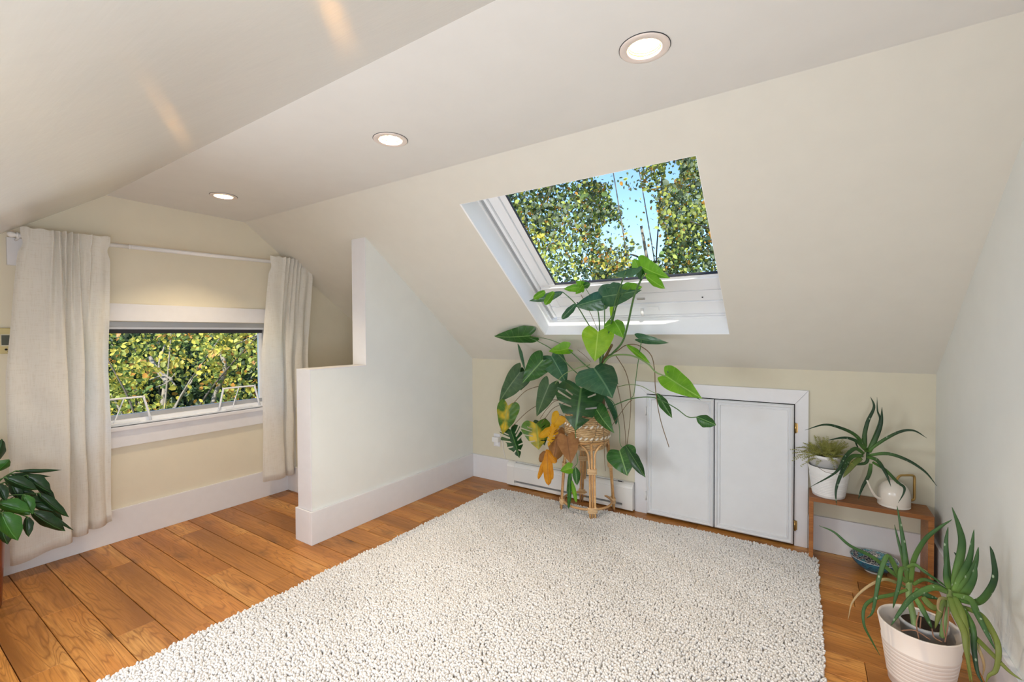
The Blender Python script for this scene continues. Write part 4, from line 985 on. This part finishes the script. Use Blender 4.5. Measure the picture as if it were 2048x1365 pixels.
setp(tube('spout', P, [.0085-.0045*i/len(P) for i in range(len(P))], M_can, None, 10), wc)
P = catmull([wp(.004, .130), wp(.018, .150), wp(.034, .166), wp(.060, .168), wp(.094, .168), wp(.108, .164), wp(.113, .150), wp(.113, .10), wp(.113, .045), wp(.108, .032), wp(.094, .028), wp(.066, .028)], 5)
setp(tube('handle', P, .0062, M_brass, None, 10), wc)
# bowl under the bench
BC = Vector((.322, 3.205, 0))
bw = thing('ceramic_bowl', 'blue glazed bowl with black and white patterned inside, under the bench', 'bowl', BC)
def bowlmat(inside):
    m = mat('bowl_inside' if inside else 'bowl_blue_glaze', (.02, .2, .32), .2, coat=.5); g = G(m); v = g.coord('Generated')
    if inside:
        vo = g.new('ShaderNodeTexVoronoi'); vo.feature = 'DISTANCE_TO_EDGE'; vo.inputs['Scale'].default_value = 13; g.l(v, vo.inputs['Vector'])
        col = g.ramp(vo.outputs['Distance'], [(.04, (.55, .56, .55)), (.08, (.03, .04, .07))], 'CONSTANT')
        n = g.noise(v, 5, 2); col = g.mix(g.ramp(n, [(.5, 0), (.62, .8)]), col, (.05, .35, .42))
    else:
        n = g.noise(v, 14, 4); col = g.ramp(n, [(.35, (.004, .07, .16)), (.55, (.01, .17, .29)), (.72, (.04, .33, .40))])
    g.l(col, g.p.inputs['Base Color']); return m
out = [(.040, .008), (.052, .012), (.075, .026), (.094, .046), (.106, .068), (.110, .078)]
V, Fc = lathe_data(out, BC.x, BC.y, 48); Fc.pop(); setp(mesh_obj('outer_glaze', V, Fc, bowlmat(False), None, True), bw)
V, Fc = lathe_data([(.110, .078), (.109, .0805), (.106, .078)], BC.x, BC.y, 48); Fc.pop(); setp(mesh_obj('rim', V, Fc, mat('white_glaze', (.6, .66, .68), .2), None, True), bw)
V, Fc = lathe_data([(.106, .078), (.101, .066), (.089, .046), (.070, .029), (.048, .018), (.001, .015)], BC.x, BC.y, 48); Fc.pop(); setp(mesh_obj('inner_glaze', V, Fc, bowlmat(True), None, True), bw)
V, Fc = lathe_data([(.034, .001), (.041, .0), (.043, .004), (.043, .012)], BC.x, BC.y, 40); setp(mesh_obj('foot', V, Fc, mat('white_foot', (.7, .7, .68), .3), None, True), bw)

# ------------------------------------------------------------------ big pot with aloe
BP = Vector((.365, 2.255, 0))
bp = thing('ribbed_floor_planter', 'large pinkish white ribbed planter on the floor by the right wall', 'pot', BP)
M_pink = mat('blush_white_plastic', (.78, .69, .63), .4)
setp(lathe('body', ribprof(.092, .126, .240, 9, .03, .165, .0032, .005), BP.x, BP.y, M_pink, None, 72), bp)
ba = thing('large_aloe_plant', 'big tangled aloe with spiky leaves in the large floor planter', 'plant', BP+Vector((0, 0, .02)))
ic = BP+Vector((.016, .040, .036))
setp(lathe('nursery_pot', [(.052, .0), (.070, .185), (.074, .186), (.074, .200), (.070, .200), (.067, .18), (.001, .178)], ic.x, ic.y, mat('grey_plastic', (.42, .41, .41), .45), None, 40, ic.z), ba)
setp(disc('soil', ic.x, ic.y, ic.z+.182, .067, M_soil, None, 32, .015), ba)
BA = [  # upright rosette on the left stem, centre (1816, 1160)
 ([(1818, 1170, 2.28), (1812, 1130, 2.28), (1806, 1080, 2.3), (1794, 1012, 2.32)], .021, M_aloe),
 ([(1814, 1160, 2.3), (1805, 1115, 2.3), (1796, 1080, 2.32), (1789, 1050, 2.33)], .012, M_aloe),
 ([(1812, 1150, 2.3), (1803, 1110, 2.32), (1795, 1086, 2.33)], .009, M_aloe),
 ([(1822, 1165, 2.26), (1828, 1120, 2.24), (1850, 1080, 2.2), (1880, 1055, 2.18), (1904, 1040, 2.17)], .017, M_aloe),
 ([(1812, 1165, 2.26), (1790, 1150, 2.24), (1745, 1115, 2.22), (1700, 1092, 2.2), (1668, 1065, 2.2), (1638, 1052, 2.2)], .015, M_aloe),
 ([(1814, 1165, 2.24), (1798, 1150, 2.2), (1776, 1113, 2.17), (1760, 1150, 2.14), (1752, 1190, 2.12), (1745, 1225, 2.11), (1733, 1238, 2.11)], .018, M_aloe),
 ([(1810, 1175, 2.24), (1790, 1165, 2.2), (1765, 1160, 2.17), (1730, 1178, 2.14), (1705, 1205, 2.12), (1696, 1240, 2.11)], .012, M_aloey),
 ([(1815, 1180, 2.22), (1785, 1190, 2.18), (1750, 1198, 2.14), (1729, 1215, 2.1), (1728, 1250, 2.08), (1745, 1285, 2.08), (1760, 1312, 2.08)], .013, M_aloe),
 ([(1812, 1140, 2.22), (1802, 1140, 2.18), (1798, 1170, 2.15), (1790, 1200, 2.14), (1786, 1218, 2.14)], .016, M_aloe),
 ([(1815, 1135, 2.24), (1830, 1130, 2.22), (1850, 1145, 2.2), (1880, 1165, 2.2), (1898, 1180, 2.2)], .012, M_aloe),
 ([(1830, 1180, 2.26), (1850, 1190, 2.25), (1880, 1200, 2.25)], .024, M_aloe),
 ([(1826, 1170, 2.26), (1850, 1160, 2.22), (1885, 1175, 2.2), (1905, 1190, 2.2)], .013, M_aloe),
 # right rosette, centre (1902, 1180)
 ([(1900, 1190, 2.22), (1895, 1140, 2.22), (1892, 1090, 2.23), (1896, 1055, 2.24)], .019, M_aloe),
 ([(1905, 1185, 2.2), (1915, 1140, 2.2), (1924, 1090, 2.2), (1918, 1055, 2.2), (1904, 1015, 2.2)], .026, M_aloe),
 ([(1908, 1185, 2.18), (1925, 1150, 2.17), (1940, 1115, 2.16), (1948, 1060, 2.16)], .024, M_aloe),
 ([(1912, 1190, 2.18), (1935, 1160, 2.16), (1950, 1130, 2.15), (1957, 1095, 2.15)], .022, M_aloe),
 ([(1918, 1200, 2.16), (1935, 1180, 2.14), (1948, 1155, 2.13), (1952, 1125, 2.13)], .024, M_aloe),
 ([(1915, 1200, 2.14), (1955, 1205, 2.08), (1980, 1180, 2.05), (1990, 1150, 2.04), (1985, 1110, 2.04), (1980, 1093, 2.04)], .020, M_aloed),
 ([(1898, 1180, 2.2), (1892, 1150, 2.2), (1893, 1110, 2.21)], .020, M_aloe),
 ([(1920, 1125, 2.22), (1912, 1110, 2.23), (1908, 1105, 2.24)], .007, M_aloed),
 ([(1895, 1185, 2.18), (1865, 1176, 2.14), (1825, 1195, 2.1), (1800, 1225, 2.07), (1782, 1252, 2.06)], .021, M_aloe),
 ([(1905, 1190, 2.16), (1940, 1200, 2.08), (1955, 1230, 2.02), (1975, 1270, 1.98), (1990, 1300, 1.97)], .020, M_aloe),
 ([(1925, 1215, 2.14), (1960, 1230, 2.06), (1985, 1265, 2.0), (1997, 1300, 1.97), (1992, 1340, 1.96), (1978, 1352, 1.96), (1972, 1366, 1.96)], .018, M_aloeo),
 ([(1910, 1195, 2.14), (1925, 1230, 2.08), (1932, 1270, 2.04), (1935, 1310, 2.02), (1940, 1366, 2.02)], .022, M_aloeo),
 ([(1900, 1195, 2.14), (1912, 1230, 2.08), (1928, 1265, 2.04), (1932, 1300, 2.02), (1945, 1368, 2.0)], .022, M_aloeo),
 ([(1925, 1215, 2.12), (1945, 1255, 2.06), (1948, 1300, 2.04), (1955, 1345, 2.02), (1968, 1372, 2.0)], .017, M_aloed),
 ([(1935, 1260, 2.1), (1960, 1285, 2.04), (1990, 1315, 1.98), (2020, 1345, 1.94), (2045, 1362, 1.92)], .015, M_aloeo),
 ([(1945, 1270, 2.08), (1958, 1300, 2.05), (1968, 1330, 2.04), (1965, 1355, 2.04)], .010, M_aloey),
 ([(1900, 1200, 2.2), (1880, 1198, 2.18), (1876, 1218, 2.16), (1884, 1226, 2.15)], .010, M_aloey),
 ([(1830, 1195, 2.2), (1845, 1220, 2.17), (1858, 1245, 2.16), (1864, 1258, 2.16)], .018, M_aloe),
 ([(1890, 1200, 2.2), (1878, 1230, 2.18), (1870, 1258, 2.17)], .020, M_aloeo),
 ([(1845, 1195, 2.24), (1865, 1215, 2.22), (1885, 1215, 2.2), (1900, 1200, 2.2)], .024, M_aloeo),
 ([(1830, 1133, 2.24), (1852, 1143, 2.22), (1862, 1160, 2.22), (1862, 1185, 2.22)], .005, M_aloey),
]
for p, w, m in BA: strand('leaf', p, w, m, ba, flat=.36, taper=.96, label='drying brownish leaf' if m is M_aloey else None)
for pts, r in (([(1830, 1262, 2.24), (1826, 1230, 2.26), (1818, 1195, 2.27), (1818, 1165, 2.28)], .010), ([(1885, 1275, 2.18), (1888, 1245, 2.18), (1896, 1215, 2.2), (1902, 1180, 2.2)], .009)):
    setp(tube('stem', catmull([on(*q[:2], 1, q[2]) for q in pts], 6), r, M_stemp, None, 8), ba)
for pts in ([(1890, 1215, 2.18), (1886, 1245, 2.15), (1890, 1275, 2.14)], [(1897, 1215, 2.18), (1896, 1250, 2.15), (1890, 1285, 2.14)], [(1838, 1225, 2.17), (1833, 1250, 2.15), (1838, 1280, 2.14)], [(1864, 1258, 2.16), (1868, 1275, 2.14), (1884, 1285, 2.14)], [(1842, 1235, 2.17), (1840, 1258, 2.16)], [(1803, 1262, 2.14), (1830, 1262, 2.13), (1860, 1280, 2.13)]):
    setp(tube('root', catmull([on(*q[:2], 1, q[2]) for q in pts], 5), .0022, mat('aloe_root', (.25, .13, .08), .8) if 'aloe_root' not in bpy.data.materials else bpy.data.materials['aloe_root'], None, 6), ba)

# ------------------------------------------------------------------ peace lily at the left
LP = Vector((-3.37, .362, 0))
lp = thing('terracotta_pot', 'tall glazed reddish brown pot at the left edge', 'pot', LP)
M_terra = mat('brown_red_glaze', srgb(122, 50, 24), .3, coat=.3)
setp(lathe('body', [(.001, .0), (.095, .0), (.100, .006), (.104, .10), (.112, .25), (.118, .355), (.128, .362), (.130, .40), (.126, .405), (.118, .400), (.114, .36), (.001, .355)], LP.x, LP.y, M_terra, None, 48), lp)
pl = thing('peace_lily', 'dark glossy green peace lily at left edge in front of curtain', 'plant', LP+Vector((0, 0, .36)))
setp(disc('soil', LP.x, LP.y, .362, .114, M_soil, None, 32, .01), pl)
def LX(u, v, x): return on(u, v, 0, x)
LL_ = [((36, 1000), (96, 1012), 20, 'lily', -3.30), ((20, 962), (36, 1000), 18, 'lily', -3.24), ((70, 965), (104, 1000), 15, 'lily', -3.34), ((0, 1040), (10, 1086), 26, 'lily', -3.2), ((84, 1000), (118, 1040), 14, 'lily', -3.3), ((-8, 945), (16, 924), 22, 'lilyb', -3.36), ((-14, 930), (5, 886), 26, 'lily', -3.42), ((28, 944), (113, 944), 8, 'lily', -3.30), ((20, 950), (92, 956), 9, 'lily', -3.33),
 ((50, 952), (94, 985), 24, 'lily', -3.25), ((8, 956), (66, 981), 22, 'lily', -3.22), ((74, 987), (128, 1034), 17, 'lily', -3.24), ((62, 1024), (121, 1063), 24, 'lily', -3.22),
 ((98, 1028), (140, 1061), 6, 'lily', -3.22), ((46, 990), (60, 1026), 19, 'lilyb', -3.16), ((-4, 1008), (52, 1024), 27, 'lilyb', -3.14), ((2, 1026), (28, 1079), 32, 'lilyb', -3.10),
 ((53, 1034), (54, 1071), 15, 'lily', -3.18), ((-4, 968), (8, 1000), 16, 'lily', -3.16), ((66, 1010), (104, 1024), 14, 'lily', -3.26), ((10, 965), (44, 978), 16, 'lily', -3.3),
 ((28, 982), (68, 992), 14, 'lily', -3.28), ((30, 1020), (56, 1030), 12, 'lilyb', -3.2), ((-30, 980), (-40, 1060), 34, 'lily', -3.1), ((-40, 950), (-80, 990), 30, 'lily', -3.3), ((-40, 1000), (-90, 1040), 34, 'lilyb', -3.2), ((-30, 940), (-50, 890), 26, 'lily', -3.4)]
cr = LP+Vector((0, 0, .37))
for (a_, b_, w, mk, x) in LL_:
    pa = LX(*a_, x); pb = LX(b_[0]+(b_[0]-a_[0])*.12, b_[1]+(b_[1]-a_[1])*.12, x+.03); dist = (pa-CAM).dot(VF)
    o = leaf('leaf', pa, pb, w*dist/F*1.2, L[mk], pl, 'lance', .45, .55, .30)
    mid = cr.lerp(pa, .6)+Vector((0, 0, .06)); P = catmull([cr+(pa-cr)*.06, mid, pa, pa.lerp(pb, .12)], 5)
    setp(tube('stem', P, .0026, M_stem, None, 6), pl)

# ------------------------------------------------------------------ outdoors: trees, ground
def foliagemat():
    m = mat('autumn_leaves', (.3, .35, .05), .55, spec=.3); g = G(m)
    at = g.new('ShaderNodeAttribute'); at.attribute_name = 'Col'; g.l(at.outputs['Color'], g.p.inputs['Base Color'])
    tr = g.new('ShaderNodeBsdfTranslucent'); g.l(at.outputs['Color'], tr.inputs[0]); mx = g.new('ShaderNodeMixShader'); mx.inputs[0].default_value = .35
    g.l(g.p.outputs[0], mx.inputs[1]); g.l(tr.outputs[0], mx.inputs[2]); g.l(mx.outputs[0], g.n['Material Output'].inputs[0]); return m
M_fol = foliagemat(); M_bark = mat('grey_bark', (.30, .26, .22), .9); M_barkd = mat('dark_bark', (.10, .085, .07), .9)
PAL = dict(green=(.15, .23, .07), deep=(.05, .09, .05), yel=(.70, .60, .11), ygr=(.43, .48, .12), org=(.66, .32, .07), gry=(.22, .27, .17))
def leaf_cloud(name, pts, size, cols, parent, m=M_fol, jit=.25):
    """folded oval leaves, 6 verts / 4 triangles each"""
    n = len(pts); th = rng.random(n)*2*PI; ph = np.arccos(rng.uniform(-.2, 1, n)); 
    N_ = np.stack([np.sin(ph)*np.cos(th), np.sin(ph)*np.sin(th), np.cos(ph)], 1)
    A = rng.normal(size=(n, 3)); A -= (A*N_).sum(1, keepdims=True)*N_; A /= np.linalg.norm(A, axis=1, keepdims=True)
    B = np.cross(N_, A); s = (size*(1+jit*rng.normal(size=n)))[:, None]
    P = np.asarray(pts)
    quad = [P-A*s*.5, P-A*s*.15+B*s*.36+N_*s*.08, P+A*s*.25+B*s*.30+N_*s*.08, P+A*s*.55, P+A*s*.25-B*s*.30+N_*s*.08, P-A*s*.15-B*s*.36+N_*s*.08]
    V = np.stack(quad, 1).reshape(-1, 3); b = np.arange(n)[:, None]*6
    Fc = np.concatenate([b+np.array([[0, 1, 2, 3]]), b+np.array([[0, 3, 4, 5]])], 0)
    o = np_mesh(name, V, Fc, m, None, False, np.repeat(cols, 6, 0)); setp(o, parent); return o
def colormix(cl, n, names, probs, r=.18):
    base = np.array([PAL[k] for k in names]); idx = rng.choice(len(names), size=cl.max()+1, p=probs)
    c_ = base[idx][cl]; other = base[rng.choice(len(names), size=n, p=probs)]; mixf = (rng.random(n) < .22)[:, None]
    c_ = np.where(mixf, other, c_); return np.clip(c_*(1+r*rng.normal(size=(n, 1))), .005, .9)
def rays(u, v):
    u = np.asarray(u); v = np.asarray(v)
    return np.array(VF)[None]+np.array(VR)[None]*((u-1024)/F)[:, None]-np.array(VU)[None]*((v-682.5)/F)[:, None]
GZ = -3.2
def gappy(u, v):                                                    # open sky between the crowns
    g = np.zeros(len(u), bool)
    for cx, cy, rx_, ry_ in ((1280, 430, 36, 52), (1232, 352, 52, 17), (1300, 480, 30, 40), (1225, 470, 24, 28), (1345, 345, 16, 24), (1282, 512, 20, 18), (1240, 390, 20, 20)):
        g |= ((u-cx)/rx_)**2+((v-cy)/ry_)**2 < 1
    return g
def crown(name, label, trunk, u0, u1, v0, v1, d0, d1, nc, per, spread, size, names, probs, hole=True, dip=False, group='autumn trees outside'):
    t = thing(name, label, 'tree', (trunk[0], trunk[1], GZ), group)
    u = rng.uniform(u0, u1, nc); v = rng.uniform(v0, v1, nc); d = rng.uniform(d0, d1, nc)
    if hole: k = ~gappy(u, v); u, v, d = u[k], v[k], d[k]
    if dip: k = (((u-395)/55)**2+((v-800)/42)**2 > 1) & (((u-335)/26)**2+((v-765)/30)**2 > 1) & (((u-235)/22)**2+((v-680)/20)**2 > 1); u, v, d = u[k], v[k], d[k]
    C_ = np.array(CAM)[None]+rays(u, v)*d[:, None]; nc = len(C_)
    cl = np.repeat(np.arange(nc), per); pts = C_[cl]+rng.normal(size=(len(cl), 3))*spread
    if hole:
        q = pts-np.array(CAM)[None]; dd = q@np.array(VF); uu_ = 1024+F*(q@np.array(VR))/dd; vv_ = 682.5-F*(q@np.array(VU))/dd
        k = ~gappy(uu_, vv_) | (rng.random(len(uu_)) < .10); pts, cl = pts[k], cl[k]
    cols = colormix(cl, len(pts), names, probs)
    o = leaf_cloud('foliage', pts, np.full(len(pts), size), cols, t); o['kind'] = 'stuff'
    # trunk and boughs reaching some of the clusters
    top = C_[rng.integers(0, nc)]; P0 = Vector((trunk[0], trunk[1], GZ)); ctr = Vector(C_.mean(0))
    tr_ = catmull([P0, P0.lerp(ctr, .5)+Vector((.1, -.1, 0)), ctr], 5)
    nn = len(tr_); setp(tube('trunk', tr_, [.10*(1-.88*i/nn)+.004 for i in range(nn)], M_bark, None, 8), t)
    for k in range(14):
        a_ = tr_[random.randint(nn//3, nn-2)]; b_ = Vector(C_[rng.integers(0, nc)]); md = a_.lerp(b_, .5)+Vector((random.uniform(-.2, .2), random.uniform(-.2, .2), random.uniform(0, .3)))
        P = catmull([a_, md, b_], 5); setp(tube('branch', P, [.018*(1-.8*i/len(P))+.003 for i in range(len(P))], M_bark if k % 2 else M_barkd, None, 5), t)
    return t, C_, cl, pts, cols
# beyond the skylight
crown('broadleaf_tree', 'green and yellow tree filling the left of the skylight view', (-3.4, 7.4), 860, 1240, 160, 660, 6.4, 9.0, 560, 60, .19, .062, ('green', 'gry', 'ygr', 'yel', 'org', 'deep'), (.18, .32, .26, .08, .04, .12))
crown('broadleaf_tree', 'golden green tree on the right of the skylight view', (-.6, 8.6), 1300, 1700, 160, 660, 6.4, 9.0, 520, 60, .18, .062, ('green', 'gry', 'ygr', 'yel', 'org', 'deep'), (.18, .28, .30, .09, .04, .11))
crown('broadleaf_tree', 'sparse tree with thin twigs across the middle of the skylight', (-2.0, 9.8), 1180, 1380, 280, 620, 7.0, 9.4, 230, 40, .16, .06, ('gry', 'ygr', 'org', 'deep'), (.35, .35, .15, .15))
# beyond the gable window
def crown2(label, trunk, u0, u1, v0, v1, d0, d1, nc, per, spread, size, names, probs, dip=False):
    return crown('broadleaf_tree', label, trunk, u0, u1, v0, v1, d0, d1, nc, per, spread, size, names, probs, hole=False, dip=dip)
tA = crown2('yellow and orange autumn tree close outside the gable window', (-7.2, 2.2), 60, 640, 600, 900, 6.2, 7.4, 300, 30, .14, .062, ('yel', 'ygr', 'org', 'green'), (.34, .42, .08, .16), True)
crown2('darker green tree behind the yellow tree outside the window', (-9.5, 3.2), 0, 700, 520, 980, 7.8, 9.6, 260, 40, .3, .11, ('deep', 'green', 'ygr', 'gry'), (.4, .3, .15, .15))
cf = thing('conifer_hedge', 'dark green conifer hedge low behind the autumn trees', 'hedge', (-12, 3.5, GZ))
u = rng.uniform(-200, 900, 1400); v = rng.uniform(640, 1050, 1400); d = rng.uniform(10.2, 11.2, 1400)
C_ = np.array(CAM)[None]+rays(u, v)*d[:, None]; cl = np.repeat(np.arange(1400), 22); pts = C_[cl]+rng.normal(size=(len(cl), 3))*.3
o = leaf_cloud('foliage', pts, np.full(len(pts), .17), colormix(cl, len(pts), ('deep', 'green'), (.8, .2)), cf); o['kind'] = 'stuff'
# the nearest, largest leaves of the window tree, one by one
tree, C_, cl, pts, cols = tA
def oneleaf(c_):
    V = [(-.5, 0, 0), (-.25, .30, .06), (.1, .38, .08), (.38, .22, .05), (.55, 0, 0), (.38, -.22, .05), (.1, -.38, .08), (-.25, -.30, .06)]
    me = bpy.data.meshes.new('leaf'); me.from_pydata(V, [], [(0, 1, 2, 3, 4), (0, 4, 5, 6, 7)]); m = bpy.data.materials.get('tree_leaf_%d' % c_[0])
    if m is None:
        m = mat('tree_leaf_%d' % c_[0], c_[1], .5); g = G(m); tr = g.new('ShaderNodeBsdfTranslucent'); tr.inputs[0].default_value = (*c_[1], 1)
        mx = g.new('ShaderNodeMixShader'); mx.inputs[0].default_value = .35; g.l(g.p.outputs[0], mx.inputs[1]); g.l(tr.outputs[0], mx.inputs[2]); g.l(mx.outputs[0], g.n['Material Output'].inputs[0])
    me.materials.append(m); return me
MS = [oneleaf((i, c_)) for i, c_ in enumerate(((.60, .52, .10), (.64, .46, .10), (.42, .44, .11), (.60, .30, .10), (.22, .29, .08)))]
for k in range(49):
    cu, cv = random.uniform(200, 545), random.uniform(655, 840)
    while ((cu-395)/60)**2+((cv-800)/45)**2 < 1: cu, cv = random.uniform(200, 545), random.uniform(655, 840)
    base = CAM+ray(cu, cv)*random.uniform(5.7, 6.1); mi = random.choices(range(5), (6, 3, 6, 1, 3))[0]
    for j in range(6):
        o = bpy.data.objects.new('leaf', MS[mi if random.random() < .75 else random.randrange(5)]); link(o, tree); p = base+Vector([random.gauss(0, .075) for _ in range(3)])
        o.location = p-tree.location; s = random.uniform(.05, .075); o.scale = (s, s, s)
        o.rotation_euler = (random.uniform(-.9, .9), random.uniform(-.2, 1.4), random.uniform(0, 6.28))
for pts_, r in (([(300, 715, 6.6), (318, 745, 6.4), (335, 765, 6.3)], .028), ([(440, 700, 6.6), (450, 740, 6.5), (430, 790, 6.5), (425, 815, 6.4)], .03), ([(330, 690, 6.4), (318, 735, 6.3), (345, 760, 6.2)], .012), ([(300, 760, 6.2), (330, 752, 6.2), (352, 772, 6.2)], .010), ([(312, 775, 6.2), (335, 765, 6.2), (350, 748, 6.2)], .008), ([(470, 690, 6.6), (505, 675, 6.6), (525, 665, 6.6)], .012)):
    P = catmull([CAM+ray(a_, b_)*c_ for a_, b_, c_ in pts_], 6); setp(tube('branch', P, r, M_bark, None, 6), tree)
struct(box('ground', (-60, 40, -40, 60, GZ-.1, GZ), paint('lawn', (.06, .10, .03), .9)))
